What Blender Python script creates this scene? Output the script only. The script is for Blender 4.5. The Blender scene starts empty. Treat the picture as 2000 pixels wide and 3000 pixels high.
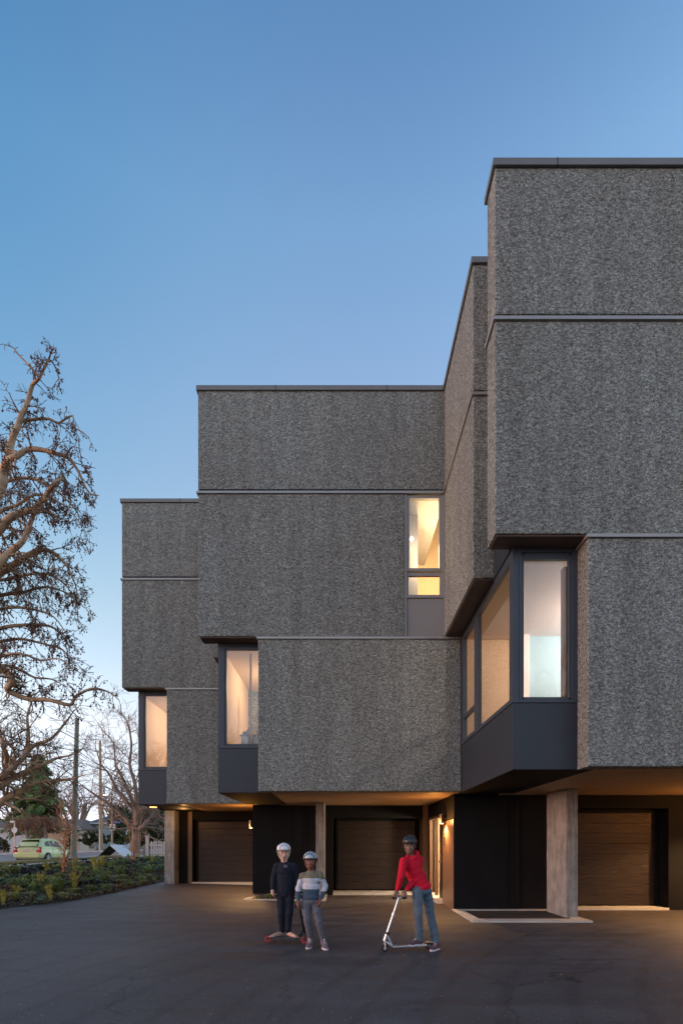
import bpy, bmesh, math, random
from mathutils import Vector, Matrix, Euler
from mathutils import noise as mnoise
R = random.Random(7)
rad = math.radians
SC = bpy.context.scene
COL = SC.collection
# ------------------------------------------------------------------ camera
FPX = 1500.0                       # focal length in pixels of the 2000 px wide photograph
EYE = 1.45
HOR = 2475.0
cam_d = bpy.data.cameras.new('camera')
cam_d.sensor_fit = 'HORIZONTAL'; cam_d.sensor_width = 24.0; cam_d.lens = 24.0 * FPX / 2000.0
cam_d.shift_y = (HOR - 1500.0) / 2000.0
cam_d.clip_start = 0.05; cam_d.clip_end = 3000
cam = bpy.data.objects.new('camera', cam_d); COL.objects.link(cam)
cam.location = (0, 0, EYE); cam.rotation_euler = (rad(90), 0, 0)
SC.camera = cam
# ------------------------------------------------------------------ sky, sun, exposure
SUN_EL, SUN_ROT = 5.0, -104.0      # low, off to the left and slightly behind the camera
w = bpy.data.worlds.new('World'); SC.world = w; w.use_nodes = True
wn = w.node_tree; wn.nodes.clear()
sky = wn.nodes.new('ShaderNodeTexSky'); sky.sky_type = 'NISHITA'; sky.sun_disc = False
sky.sun_elevation = rad(SUN_EL); sky.sun_rotation = rad(SUN_ROT)
sky.air_density = 1.0; sky.dust_density = 0.6; sky.ozone_density = 4.0; sky.altitude = 0
# dusk tint of the whole sky by height above the horizon (blue above, rosy haze low down, all the way round)
tcw = wn.nodes.new('ShaderNodeTexCoord'); sep = wn.nodes.new('ShaderNodeSeparateXYZ'); rmp = wn.nodes.new('ShaderNodeValToRGB')
hsv = wn.nodes.new('ShaderNodeVectorMath'); hsv.operation = 'MULTIPLY'
TINT = [(0.0, (1.5, 1.25, 2.0)), (0.03, (1.6, 1.3, 1.9)), (0.109, (2.2, 1.2, 1.0)), (0.212, (3.9, 1.6, 0.98)), (0.4, (3.8, 1.7, 0.97)), (0.62, (3.3, 1.7, 1.10)), (0.77, (2.5, 1.6, 1.13)), (0.86, (1.6, 1.22, 0.98)), (1.0, (1.2, 1.0, 0.9))]
while len(rmp.color_ramp.elements) < len(TINT): rmp.color_ramp.elements.new(0.5)
for e_, (p_, c_) in zip(rmp.color_ramp.elements, TINT): e_.position = p_; e_.color = (*c_, 1)
bg = wn.nodes.new('ShaderNodeBackground'); bg.inputs['Strength'].default_value = 0.15
wo = wn.nodes.new('ShaderNodeOutputWorld')
wn.links.new(tcw.outputs['Generated'], sep.inputs[0]); wn.links.new(sep.outputs['Z'], rmp.inputs[0]); wn.links.new(rmp.outputs[0], hsv.inputs[1])
wn.links.new(sky.outputs[0], hsv.inputs[0])
# high up the sky deepens towards the left (west) and turns lavender towards the right, as in the photograph
mxz = wn.nodes.new('ShaderNodeMath'); mxz.operation = 'MULTIPLY_ADD'; mxz.inputs[2].default_value = 0.5
wn.links.new(sep.outputs['X'], mxz.inputs[0]); wn.links.new(sep.outputs['Z'], mxz.inputs[1])
rm2 = wn.nodes.new('ShaderNodeValToRGB'); T2 = [(0.0, (0.34, 0.58, 0.68)), (0.22, (0.47, 0.70, 0.78)), (0.36, (0.93, 0.97, 0.98)), (0.5, (1.0, 0.96, 0.98)), (0.70, (1.36, 0.93, 0.94)), (1.0, (1.6, 0.98, 0.94))]
while len(rm2.color_ramp.elements) < len(T2): rm2.color_ramp.elements.new(0.5)
for e_, (p_, c_) in zip(rm2.color_ramp.elements, T2): e_.position = p_; e_.color = (*c_, 1)
rm2.color_ramp.interpolation = 'B_SPLINE'; rmp.color_ramp.interpolation = 'LINEAR'
wn.links.new(mxz.outputs[0], rm2.inputs[0])
hs2 = wn.nodes.new('ShaderNodeVectorMath'); hs2.operation = 'MULTIPLY'
wn.links.new(hsv.outputs[0], hs2.inputs[0]); wn.links.new(rm2.outputs[0], hs2.inputs[1]); 
wn.links.new(bg.outputs[0], wo.inputs['Surface'])
wn.links.new(hs2.outputs[0], bg.inputs['Color'])
sun_d = bpy.data.lights.new('sun', 'SUN'); sun_d.energy = 0.04; sun_d.angle = rad(12); sun_d.color = (1.0, 0.72, 0.5)
sun = bpy.data.objects.new('sun', sun_d); COL.objects.link(sun)
sv = Vector((math.sin(rad(SUN_ROT)) * math.cos(rad(SUN_EL + 4)), math.cos(rad(SUN_ROT)) * math.cos(rad(SUN_EL + 4)), math.sin(rad(SUN_EL + 4))))
sun.rotation_euler = sv.to_track_quat('Z', 'Y').to_euler(); sun.location = (-40, 30, 20)
SC.view_settings.view_transform = 'Standard'; SC.view_settings.look = 'None'
SC.view_settings.exposure = 2.12; SC.view_settings.gamma = 1.0; SC.view_settings.use_curve_mapping = False
SC.cycles.max_bounces = 7; SC.cycles.transparent_max_bounces = 12
SC.cycles.sample_clamp_indirect = 4.0
SC.cycles.caustics_reflective = False; SC.cycles.caustics_refractive = False
# ------------------------------------------------------------------ materials
def srgb(r, g, b):
    f = lambda c: (c / 255.0 / 12.92) if c / 255.0 <= 0.04045 else ((c / 255.0 + 0.055) / 1.055) ** 2.4
    return (f(r), f(g), f(b), 1)
class NT:
    def __init__(s, name):
        s.m = bpy.data.materials.new(name); s.m.use_nodes = True
        s.t = s.m.node_tree; s.b = s.t.nodes['Principled BSDF']; s.out = s.t.nodes['Material Output']
    def n(s, typ, **kw):
        nd = s.t.nodes.new('ShaderNode' + typ)
        for k, v in kw.items():
            if k in nd.inputs: nd.inputs[k].default_value = v
            else: setattr(nd, k, v)
        return nd
    def l(s, a, b): s.t.links.new(a, b)
    def coord(s, scale=(1, 1, 1)):
        tc = s.n('TexCoord'); mp = s.n('Mapping'); mp.inputs['Scale'].default_value = scale
        s.l(tc.outputs['Object'], mp.inputs['Vector']); return mp.outputs[0]
    def noise(s, scale, detail=4, rough=0.6, vec=None, dist=0.0):
        nd = s.n('TexNoise'); nd.inputs['Scale'].default_value = scale; nd.inputs['Detail'].default_value = detail
        nd.inputs['Roughness'].default_value = rough; nd.inputs['Distortion'].default_value = dist
        s.l(vec if vec is not None else s.coord(), nd.inputs['Vector']); return nd.outputs['Fac']
    def ramp(s, fac, stops):
        r = s.n('ValToRGB'); e = r.color_ramp.elements
        while len(e) < len(stops): e.new(0.5)
        for i, (p, c) in enumerate(stops):
            e[i].position = p; e[i].color = c if len(c) == 4 else (*c, 1)
        s.l(fac, r.inputs[0]); return r.outputs[0]
    def mix(s, fac, a, b, mode='MIX'):
        m = s.n('MixRGB', blend_type=mode)
        for sock, v in ((m.inputs[0], fac), (m.inputs[1], a), (m.inputs[2], b)):
            if isinstance(v, (int, float)): sock.default_value = v
            elif isinstance(v, tuple): sock.default_value = v if len(v) == 4 else (*v, 1)
            else: s.l(v, sock)
        return m.outputs[0]
    def bump(s, h, strength=0.5, dist=0.02):
        b = s.n('Bump'); b.inputs['Strength'].default_value = strength; b.inputs['Distance'].default_value = dist
        s.l(h, b.inputs['Height']); s.l(b.outputs[0], s.b.inputs['Normal'])
    def set(s, **kw):
        for k, v in kw.items():
            k = k.replace('_', ' ')
            if isinstance(v, tuple): s.b.inputs[k].default_value = v if len(v) == 4 else (*v, 1)
            elif isinstance(v, (int, float)): s.b.inputs[k].default_value = v
            else: s.l(v, s.b.inputs[k])
        return s
def plain(name, col, rough=0.6, metal=0.0, var=0.12, scale=6.0, bump=0.0, spec=0.5):
    t = NT(name); f = t.noise(scale, 5)
    c = col if len(col) == 4 else (*col, 1)
    lo = tuple(x * (1 - var) for x in c[:3]); hi = tuple(min(1, x * (1 + var)) for x in c[:3])
    t.set(Base_Color=t.ramp(f, [(0.3, lo), (0.7, hi)]), Roughness=rough, Metallic=metal, Specular_IOR_Level=spec)
    if bump: t.bump(t.noise(scale * 8, 3), bump, 0.01)
    return t.m
def emit(name, col, s):
    t = NT(name); t.set(Base_Color=(0, 0, 0), Emission_Color=col, Emission_Strength=s); return t.m
M = {}
def stucco():
    t = NT('rough_stucco')
    v = t.coord((0.85, 0.85, 1.35))
    f1 = t.noise(27, 4, 0.64, v, 1.0); f2 = t.noise(66, 3, 0.6, v, 0.4)
    vo = t.n('TexVoronoi', feature='SMOOTH_F1'); vo.inputs['Scale'].default_value = 38
    t.l(v, vo.inputs['Vector'])
    h = t.mix(0.42, f1, f2)
    h2 = t.mix(0.25, h, vo.outputs['Distance'])
    c = t.ramp(h, [(0.37, (0.078, 0.084, 0.080)), (0.49, (0.210, 0.231, 0.222)), (0.60, (0.50, 0.555, 0.54))])
    big = t.noise(0.55, 4, 0.55)
    c = t.mix(0.35, c, t.ramp(big, [(0.35, (0.88, 0.83, 0.78)), (0.6, (1.0, 1.02, 1.02))]), 'MULTIPLY')
    st = t.noise(1.0, 4, 0.6, t.coord((3.2, 3.2, 0.25)))
    c = t.mix(0.55, c, t.ramp(st, [(0.35, (0.80, 0.79, 0.78)), (0.62, (1.16, 1.17, 1.17))]), 'MULTIPLY')
    t.set(Base_Color=c, Roughness=0.92, Specular_IOR_Level=0.2)
    t.bump(h2, 1.0, 0.075)
    return t.m
M['stucco'] = stucco()
def concrete():
    t = NT('board_formed_concrete')
    f = t.noise(2.2, 6, 0.65, t.coord((9, 9, 0.6))); g = t.noise(3.5, 6, 0.7); p = t.noise(26, 2, 0.5)
    c = t.ramp(f, [(0.3, (0.165, 0.168, 0.165)), (0.65, (0.37, 0.375, 0.37))])
    c = t.mix(0.55, c, t.ramp(g, [(0.38, (0.45, 0.43, 0.41)), (0.58, (1, 1, 1))]), 'MULTIPLY')
    c = t.mix(0.7, c, t.ramp(p, [(0.26, (0.35, 0.33, 0.3)), (0.36, (1, 1, 1))]), 'MULTIPLY')
    t.set(Base_Color=c, Roughness=0.8); t.bump(f, 0.5, 0.02); return t.m
M['concrete'] = concrete()
def asphalt(name, lo, hi):
    t = NT(name)
    g = t.noise(90, 3, 0.7); b = t.noise(0.35, 5, 0.6); s = t.noise(1.2, 5, 0.6, t.coord((0.5, 2.2, 1)))
    c = t.ramp(g, [(0.36, lo), (0.66, hi)])
    c = t.mix(0.7, c, t.ramp(b, [(0.35, (0.62, 0.60, 0.62)), (0.65, (1.25, 1.25, 1.28))]), 'MULTIPLY')
    c = t.mix(0.5, c, t.ramp(s, [(0.35, (0.65, 0.65, 0.65)), (0.62, (1.2, 1.2, 1.2))]), 'MULTIPLY')
    tc = t.n('TexCoord'); mp = t.n('Mapping'); mp.inputs['Location'].default_value = (-9, -2, 0); t.l(tc.outputs['Object'], mp.inputs['Vector'])
    wv = t.n('TexWave', wave_type='RINGS', rings_direction='Z'); wv.inputs['Scale'].default_value = 0.55; wv.inputs['Distortion'].default_value = 3.0; wv.inputs['Detail'].default_value = 2; wv.inputs['Detail Scale'].default_value = 0.3
    t.l(mp.outputs[0], wv.inputs['Vector'])
    c = t.mix(0.45, c, t.ramp(wv.outputs['Fac'], [(0.03, (0.62, 0.60, 0.60)), (0.16, (1, 1, 1))]), 'MULTIPLY')
    vr = t.n('TexVoronoi', feature='DISTANCE_TO_EDGE'); vr.inputs['Scale'].default_value = 0.42
    dn = t.n('TexNoise'); dn.inputs['Scale'].default_value = 1.6; dn.inputs['Detail'].default_value = 6; t.l(t.coord(), dn.inputs['Vector'])
    ad = t.n('VectorMath', operation='MULTIPLY_ADD'); ad.inputs[1].default_value = (0.9, 0.9, 0); t.l(dn.outputs['Color'], ad.inputs[0]); t.l(tc.outputs['Object'], ad.inputs[2]); t.l(ad.outputs[0], vr.inputs['Vector'])
    c = t.mix(0.85, c, t.ramp(vr.outputs['Distance'], [(0.0, (0.35, 0.34, 0.34)), (0.006, (1, 1, 1))]), 'MULTIPLY')
    sp = t.noise(34, 1, 0.5)
    c = t.mix(t.ramp(sp, [(0.745, (0, 0, 0)), (0.775, (1, 1, 1))]), c, (0.35, 0.32, 0.27))
    t.set(Base_Color=c, Roughness=t.ramp(s, [(0.3, (0.5, 0.5, 0.5)), (0.7, (0.75, 0.75, 0.75))]), Specular_IOR_Level=0.5)
    t.bump(g, 0.55, 0.012); return t.m
M['asphalt'] = asphalt('driveway_asphalt', (0.036, 0.031, 0.031), (0.125, 0.109, 0.108))
M['road'] = asphalt('street_asphalt', (0.20, 0.165, 0.155), (0.36, 0.30, 0.28))
def grass_m(name, a, b, c3=None):
    t = NT(name); f = t.noise(1.2, 6, 0.7); g = t.noise(40, 3, 0.7)
    c = t.ramp(f, [(0.35, a), (0.65, b)] if c3 is None else [(0.3, a), (0.5, b), (0.7, c3)])
    c = t.mix(0.6, c, t.ramp(g, [(0.3, (0.5, 0.5, 0.5)), (0.7, (1.3, 1.3, 1.2))]), 'MULTIPLY')
    t.set(Base_Color=c, Roughness=0.95); t.bump(g, 1.0, 0.04); return t.m
M['lawn'] = grass_m('verge_grass', (0.13, 0.14, 0.05), (0.24, 0.22, 0.08), (0.28, 0.21, 0.12))
M['soil'] = grass_m('mulch', (0.035, 0.024, 0.017), (0.09, 0.058, 0.038))
M['earth'] = grass_m('distant_ground', (0.10, 0.10, 0.05), (0.2, 0.17, 0.11))
M['walk'] = plain('pavement_concrete', (0.52, 0.38, 0.31), 0.9, var=0.12, scale=1.5, bump=0.3)
M['kerb'] = plain('kerb_concrete', (0.55, 0.53, 0.52), 0.85, var=0.15, scale=3, bump=0.2)
M['curbstrip'] = plain('pale_kerb_strip', (0.50, 0.47, 0.43), 0.8, var=0.15, scale=4, bump=0.2)
M['dark'] = plain('black_cladding', (0.0075, 0.0078, 0.009), 0.8, var=0.2, scale=2.0, spec=0.15)
M['frame'] = plain('charcoal_metal', (0.034, 0.047, 0.066), 0.42, metal=0.0, var=0.06, scale=1.5)
M['panel'] = plain('charcoal_panel', (0.019, 0.026, 0.038), 0.45, var=0.08, scale=1.2)
M['cap'] = plain('grey_flashing', (0.33, 0.33, 0.325), 0.35, metal=0.3, var=0.06, scale=2.5)
M['capdark'] = plain('roof_coping', (0.175, 0.172, 0.165), 0.4, metal=0.25, var=0.10, scale=1.5)
M['gap'] = plain('dark_joint', (0.03, 0.03, 0.032), 0.8)  # dark colour of the recessed joints and coping seams
M['gpanel'] = plain('grey_spandrel', (0.24, 0.237, 0.232), 0.5, var=0.05, scale=1)
M['gframe'] = plain('grey_window_frame', (0.27, 0.27, 0.265), 0.4, metal=0.1, var=0.04)
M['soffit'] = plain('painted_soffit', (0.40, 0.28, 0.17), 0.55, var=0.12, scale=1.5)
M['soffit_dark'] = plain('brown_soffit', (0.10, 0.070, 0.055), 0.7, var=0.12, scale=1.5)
M['wallw'] = plain('warm_white_paint', (0.82, 0.78, 0.72), 0.8, var=0.02)
M['wallt'] = plain('tan_paint', (0.72, 0.55, 0.36), 0.8, var=0.04, scale=0.8)
M['wallp'] = plain('pale_pink_paint', (0.80, 0.76, 0.76), 0.8, var=0.02)
M['wallb'] = plain('pale_blue_paint', (0.33, 0.54, 0.66), 0.8, var=0.03)
M['wood'] = plain('oak_floor', (0.35, 0.22, 0.12), 0.5, var=0.2, scale=3)
M['orange'] = plain('orange_curtain', (0.60, 0.26, 0.08), 0.8)
M['white'] = plain('white_paint', (0.75, 0.74, 0.72), 0.6, var=0.08)
M['black'] = plain('black_metal', (0.015, 0.015, 0.017), 0.4)
M['brass'] = plain('bright_metal', (0.7, 0.62, 0.5), 0.25, metal=1.0)
def glassm(name, tint, refl, ior=1.55):
    t = NT(name); t.t.nodes.remove(t.b)
    tr = t.n('BsdfTransparent'); tr.inputs[0].default_value = (*tint, 1)
    gl = t.n('BsdfGlossy'); gl.inputs['Roughness'].default_value = 0.0; gl.inputs[0].default_value = (1, 1, 1, 1)
    nz = t.noise(0.9, 2, 0.5); bp = t.n('Bump'); bp.inputs['Strength'].default_value = 0.04; bp.inputs['Distance'].default_value = 0.02
    t.l(nz, bp.inputs['Height']); t.l(bp.outputs[0], gl.inputs['Normal'])
    fr = t.n('Fresnel'); fr.inputs[0].default_value = ior
    ma = t.n('Math', operation='MULTIPLY_ADD'); ma.inputs[1].default_value = 1.0; ma.inputs[2].default_value = refl; ma.use_clamp = True
    t.l(fr.outputs[0], ma.inputs[0])
    mx = t.n('MixShader'); t.l(ma.outputs[0], mx.inputs[0]); t.l(tr.outputs[0], mx.inputs[1]); t.l(gl.outputs[0], mx.inputs[2])
    t.l(mx.outputs[0], t.out.inputs['Surface']); return t.m
M['glass'] = glassm('window_glass', (0.95, 0.96, 0.96), 0.10, 1.45)
M['carglass'] = plain('car_glass', (0.012, 0.016, 0.018), 0.05, var=0.02)
def brushed():
    t = NT('dark_garage_metal')
    f = t.noise(3, 5, 0.7, t.coord((1.2, 1.2, 22))); g = t.noise(2, 4)
    t.set(Base_Color=t.ramp(f, [(0.3, (0.014, 0.0075, 0.0045)), (0.7, (0.034, 0.018, 0.010))]), Roughness=t.ramp(f, [(0.3, (0.28, 0.28, 0.28)), (0.7, (0.55, 0.55, 0.55))]), Metallic=0.35)
    t.bump(f, 0.5, 0.02); return t.m
M['garage'] = brushed()
M['jamb'] = plain('brown_jamb', (0.12, 0.062, 0.032), 0.5, var=0.15)
M['door'] = plain('brown_door_wall', (0.22, 0.13, 0.08), 0.35, var=0.12, scale=5)
# ------------------------------------------------------------------ mesh helpers
class MB:
    def __init__(s): s.v = []; s.f = []; s.mi = []
    def box(s, x0, x1, y0, y1, z0, z1, mi=0):
        b = len(s.v)
        s.v += [(x, y, z) for z in (z0, z1) for y in (y0, y1) for x in (x0, x1)]
        for f in ((0, 2, 3, 1), (4, 5, 7, 6), (0, 1, 5, 4), (2, 6, 7, 3), (0, 4, 6, 2), (1, 3, 7, 5)):
            s.f.append(tuple(b + i for i in f)); s.mi.append(mi)
        return s
    def quad(s, *pts, mi=0):
        b = len(s.v); s.v += [tuple(p) for p in pts]; s.f.append(tuple(range(b, b + len(pts)))); s.mi.append(mi); return s
    def tube(s, pts, radii, sides=6, cap=True, mi=0):
        pts = [Vector(p) for p in pts]; n = len(pts)
        if isinstance(radii, (int, float)): radii = [radii] * n
        base = len(s.v); ref = None
        for i, p in enumerate(pts):
            d = (pts[min(i + 1, n - 1)] - pts[max(i - 1, 0)])
            d = d.normalized() if d.length > 1e-9 else Vector((0, 0, 1))
            if ref is None: ref = Vector((0, 0, 1)) if abs(d.z) < 0.9 else Vector((1, 0, 0))
            u = d.cross(ref)
            if u.length < 1e-5: u = d.cross(Vector((0.3, 0.7, 0.1)))
            u.normalize(); v = d.cross(u); ref = -v if False else u.cross(d)
            for k in range(sides):
                a = 2 * math.pi * k / sides
                q = p + (u * math.cos(a) + v * math.sin(a)) * radii[i]
                s.v.append((q.x, q.y, q.z))
        for i in range(n - 1):
            for k in range(sides):
                k2 = (k + 1) % sides
                s.f.append((base + i * sides + k, base + i * sides + k2, base + (i + 1) * sides + k2, base + (i + 1) * sides + k)); s.mi.append(mi)
        if cap and sides > 2:
            s.f.append(tuple(base + k for k in range(sides - 1, -1, -1))); s.mi.append(mi)
            s.f.append(tuple(base + (n - 1) * sides + k for k in range(sides))); s.mi.append(mi)
        return s
    def ell(s, c, r, nu=10, nv=7, rot=None, mi=0):
        base = len(s.v); c = Vector(c)
        if isinstance(r, (int, float)): r = (r, r, r)
        def add(p):
            p = Vector(p)
            if rot is not None: p = rot @ p
            q = c + p; s.v.append((q.x, q.y, q.z))
        add((0, 0, -r[2]))
        for j in range(1, nv):
            t = math.pi * j / nv
            for i in range(nu):
                a = 2 * math.pi * i / nu
                add((r[0] * math.sin(t) * math.cos(a), r[1] * math.sin(t) * math.sin(a), -r[2] * math.cos(t)))
        add((0, 0, r[2])); top = len(s.v) - 1
        for i in range(nu):
            i2 = (i + 1) % nu
            s.f.append((base, base + 1 + i2, base + 1 + i)); s.mi.append(mi)
            for j in range(nv - 2):
                a0 = base + 1 + j * nu; a1 = a0 + nu
                s.f.append((a0 + i, a0 + i2, a1 + i2, a1 + i)); s.mi.append(mi)
            a0 = base + 1 + (nv - 2) * nu
            s.f.append((a0 + i, a0 + i2, top)); s.mi.append(mi)
        return s
    def prism(s, poly, y0, y1, mi=0, axis='y'):
        """closed polygon in (a, b) extruded along an axis"""
        n = len(poly); b = len(s.v)
        def P(a, c, t): return (a, t, c) if axis == 'y' else ((t, a, c) if axis == 'x' else (a, c, t))
        s.v += [P(a, c, y0) for a, c in poly] + [P(a, c, y1) for a, c in poly]
        s.f.append(tuple(b + i for i in range(n))); s.f.append(tuple(b + n + i for i in range(n - 1, -1, -1))); s.mi += [mi, mi]
        for i in range(n):
            j = (i + 1) % n; s.f.append((b + i, b + n + i, b + n + j, b + j)); s.mi.append(mi)
        return s
def root_loc(o):
    while o.parent: o = o.parent
    return o.location.copy()
def link_mesh(name, me, parent=None, origin=None):
    o = bpy.data.objects.new(name, me); COL.objects.link(o)
    if parent is not None: o.parent = parent
    return o
def mk(name, mb, mats, parent=None, smooth=False, origin=None, bevel=0, fixn=True):
    """link an MB (world coordinates) as one mesh object"""
    me = bpy.data.meshes.new(name)
    if parent is not None: org = root_loc(parent)
    elif origin is not None: org = Vector(origin)
    else:
        xs = [v[0] for v in mb.v]; ys = [v[1] for v in mb.v]; zs = [v[2] for v in mb.v]
        org = Vector(((min(xs) + max(xs)) / 2, (min(ys) + max(ys)) / 2, min(zs)))
    me.from_pydata([(v[0] - org.x, v[1] - org.y, v[2] - org.z) for v in mb.v], [], mb.f)
    if not isinstance(mats, (list, tuple)): mats = [mats]
    for m in mats: me.materials.append(M[m] if isinstance(m, str) else m)
    if len(mats) > 1: me.polygons.foreach_set('material_index', mb.mi)
    if bevel or fixn:
        bm = bmesh.new(); bm.from_mesh(me)
        if fixn: bmesh.ops.recalc_face_normals(bm, faces=bm.faces)
        if bevel:
            bmesh.ops.bevel(bm, geom=[e for e in bm.edges if len(e.link_faces) == 2 and e.calc_face_angle(0) > 0.5], offset=bevel, segments=2, affect='EDGES', profile=0.6)
        bm.to_mesh(me); bm.free()
    if smooth:
        me.polygons.foreach_set('use_smooth', [True] * len(me.polygons))
        if len(me.polygons) < 3000: me.set_sharp_from_angle(angle=rad(50))
    me.update()
    o = link_mesh(name, me, parent)
    if parent is None: o.location = org
    return o
def tag(o, label=None, cat=None, group=None, kind=None):
    if label: o['label'] = label
    if cat: o['category'] = cat
    if group: o['group'] = group
    if kind: o['kind'] = kind
    return o
def thing(name, label, cat, loc, group=None):
    o = bpy.data.objects.new(name, None); COL.objects.link(o); o.location = loc
    o.empty_display_size = 0.2
    return tag(o, label, cat, group)
def children_of(o): return [c for c in COL.objects if c.parent == o]
def dup(o, loc, rz=0.0, sc=1.0, label=None):
    kids = children_of(o)
    c = o.copy(); COL.objects.link(c); c.location = loc; c.rotation_euler = (0, 0, rz); c.scale = (sc, sc, sc)
    if label: c['label'] = label
    for k in kids:
        k2 = k.copy(); COL.objects.link(k2); k2.parent = c
        for g in children_of(k):
            g2 = g.copy(); COL.objects.link(g2); g2.parent = k2
    return c
def sm(t, a, b):
    t = max(0.0, min(1.0, (t - a) / (b - a))); return t * t * (3 - 2 * t)
def P(px, py, Y):                   # a pixel of the photograph at depth Y
    s = FPX / Y
    return Vector(((px - 1000) / s, Y, EYE + (HOR - py) / s))
# ------------------------------------------------------------------ terrain
def drive_z(x, y):
    return 0.02 + 0.13 * sm(-x, 0.0, 5.5) * sm(y, 9.0, 16.0)
EDGE = [(-20.0, 8.6), (-12.0, 9.3), (-8.9, 10.1), (-7.4, 11.0), (-6.55, 12.2), (-6.2, 13.8), (-6.15, 15.5), (-6.1, 17.4), (-6.1, 24.0), (-6.1, 33.5)]
def kerb_x(y): return -12.0 - 0.8 * (y - 18.3) / 13.7
def street_z(x, y):
    return 0.27 + 0.56 * sm(y, 28, 50) + 0.028 * max(-16.0, min(10.0, x + 20.0)) - 0.1 * sm(-y, -20, 0)
def verge_z(x, y): return max(street_z(x, y) + 0.12, 0.60 if y < 30 else street_z(x, y) + 0.12)
def sheet(name, xs, ys, zf, mat, kind='structure', mask=None):
    mb = MB(); nx, ny = len(xs), len(ys)
    mb.v = [(x, y, zf(x, y)) for y in ys for x in xs]
    for j in range(ny - 1):
        for i in range(nx - 1):
            if mask and not mask((xs[i] + xs[i + 1]) / 2, (ys[j] + ys[j + 1]) / 2): continue
            mb.f.append((j * nx + i, j * nx + i + 1, (j + 1) * nx + i + 1, (j + 1) * nx + i)); mb.mi.append(0)
    o = mk(name, mb, mat, smooth=True, fixn=False)
    return tag(o, kind=kind)
def lin(a, b, n): return [a + (b - a) * i / (n - 1) for i in range(n)]
sheet('ground', lin(-600, 600, 25) , lin(-300, 1500, 37), lambda x, y: -0.35, 'earth')
# the far ground behind the crossing rises gently
sheet('far_ground', lin(-120, 60, 61), lin(52.5, 160, 30), lambda x, y: street_z(x, 52) + 0.02 + 0.006 * (y - 52), 'earth')
# driveway: strips that follow the curved edge of the planting bed
def edge_y(x):                       # for x < -6.1 the near edge of the bed
    for (x0, y0), (x1, y1) in zip(EDGE, EDGE[1:]):
        if x0 <= x <= x1 and x1 > x0: return y0 + (y1 - y0) * (x - x0) / (x1 - x0)
    return 8.6
mb = MB(); xs = lin(-20, -6.15, 36)
rows = 26
for i, x in enumerate(xs):
    for j in range(rows):
        y = -14 + (edge_y(x) + 0.12 + 14) * j / (rows - 1); mb.v.append((x, y, drive_z(x, y)))
for i in range(len(xs) - 1):
    for j in range(rows - 1): mb.f.append((i * rows + j, (i + 1) * rows + j, (i + 1) * rows + j + 1, i * rows + j + 1)); mb.mi.append(0)
b0 = len(mb.v); xs2 = lin(-6.15, 14, 40); ys2 = lin(-14, 22, 70)
for x in xs2:
    for y in ys2: mb.v.append((x, y, drive_z(x, y)))
for i in range(len(xs2) - 1):
    for j in range(len(ys2) - 1):
        a = b0 + i * 70 + j; mb.f.append((a, a + 70, a + 71, a + 1)); mb.mi.append(0)
tag(mk('driveway', mb, 'asphalt', smooth=True, origin=(0, 0, 0), fixn=False), kind='structure')
# planting bed: from the driveway edge up to the kerb strip
def bed_pt(u, v):                    # u along the bed, v across (0 driveway edge, 1 kerb)
    n = len(EDGE) - 1; t = u * n; i = min(n - 1, int(t)); f = t - i
    ex = EDGE[i][0] + (EDGE[i + 1][0] - EDGE[i][0]) * f; ey = EDGE[i][1] + (EDGE[i + 1][1] - EDGE[i][1]) * f
    ky = 12.0 + (33.5 - 12.0) * max(0.0, (t - 2.0) / (n - 2.0)) if t > 2 else 10.0 + t
    kx = kerb_x(ky) if t > 2 else -20 + (kerb_x(12.0) + 20) * t / 2
    x = ex + (kx - ex) * v; y = ey + (ky - ey) * v
    z0 = drive_z(ex, ey) - 0.01; z1 = 0.60 if ky < 26 else max(0.6, verge_z(kx, ky) - 0.03)
    z = z0 + (z1 - z0) * (v ** 0.75) + 0.05 * mnoise.noise(Vector((x * 1.7, y * 1.7, 0))) * min(1, v * 6)
    return Vector((x, y, z))
mb = MB(); nu, nv = 70, 26
for i in range(nu):
    for j in range(nv): mb.v.append(tuple(bed_pt(i / (nu - 1), j / (nv - 1))))
for i in range(nu - 1):
    for j in range(nv - 1): mb.f.append((i * nv + j, i * nv + j + 1, (i + 1) * nv + j + 1, (i + 1) * nv + j)); mb.mi.append(0)
tag(mk('planting_bed', mb, 'soil', smooth=True, fixn=True), kind='structure')
# verge, kerb strip, street, pavements
def skew(name, fx0, fx1, y0, y1, n, m, zf, mat, dz=0):
    mb = MB()
    for j in range(n):
        y = y0 + (y1 - y0) * j / (n - 1)
        for i in range(m):
            x = fx0(y) + (fx1(y) - fx0(y)) * i / (m - 1); mb.v.append((x, y, zf(x, y) + dz))
    for j in range(n - 1):
        for i in range(m - 1): mb.f.append((j * m + i, j * m + i + 1, (j + 1) * m + i + 1, (j + 1) * m + i)); mb.mi.append(0)
    return tag(mk(name, mb, mat, smooth=True, fixn=False), kind='structure')
kx0 = lambda y: kerb_x(y) - 0.32
mb = MB()
for j in range(30):
    y = 11.5 + (34.5 - 11.5) * j / 29; x = kerb_x(y); z = (0.68 if y < 26 else max(0.68, verge_z(x, y) + 0.03)) + 0.004 * math.sin(y * 2)
    mb.v += [(x, y, z - 0.5), (x, y, z), (x - 0.32, y, z), (x - 0.32, y, z - 0.5)]
for j in range(29):
    for k in range(3): a = j * 4 + k; mb.f.append((a, a + 1, a + 5, a + 4)); mb.mi.append(0)
tag(mk('concrete_kerb', mb, 'kerb'), kind='structure')
vz = lambda x, y: verge_z(x, y) + 0.04 * mnoise.noise(Vector((x * 0.9, y * 0.9, 3)))
skew('grass_verge', lambda y: -17.3, kx0, 6, 37.4, 40, 8, vz, 'lawn')
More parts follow.
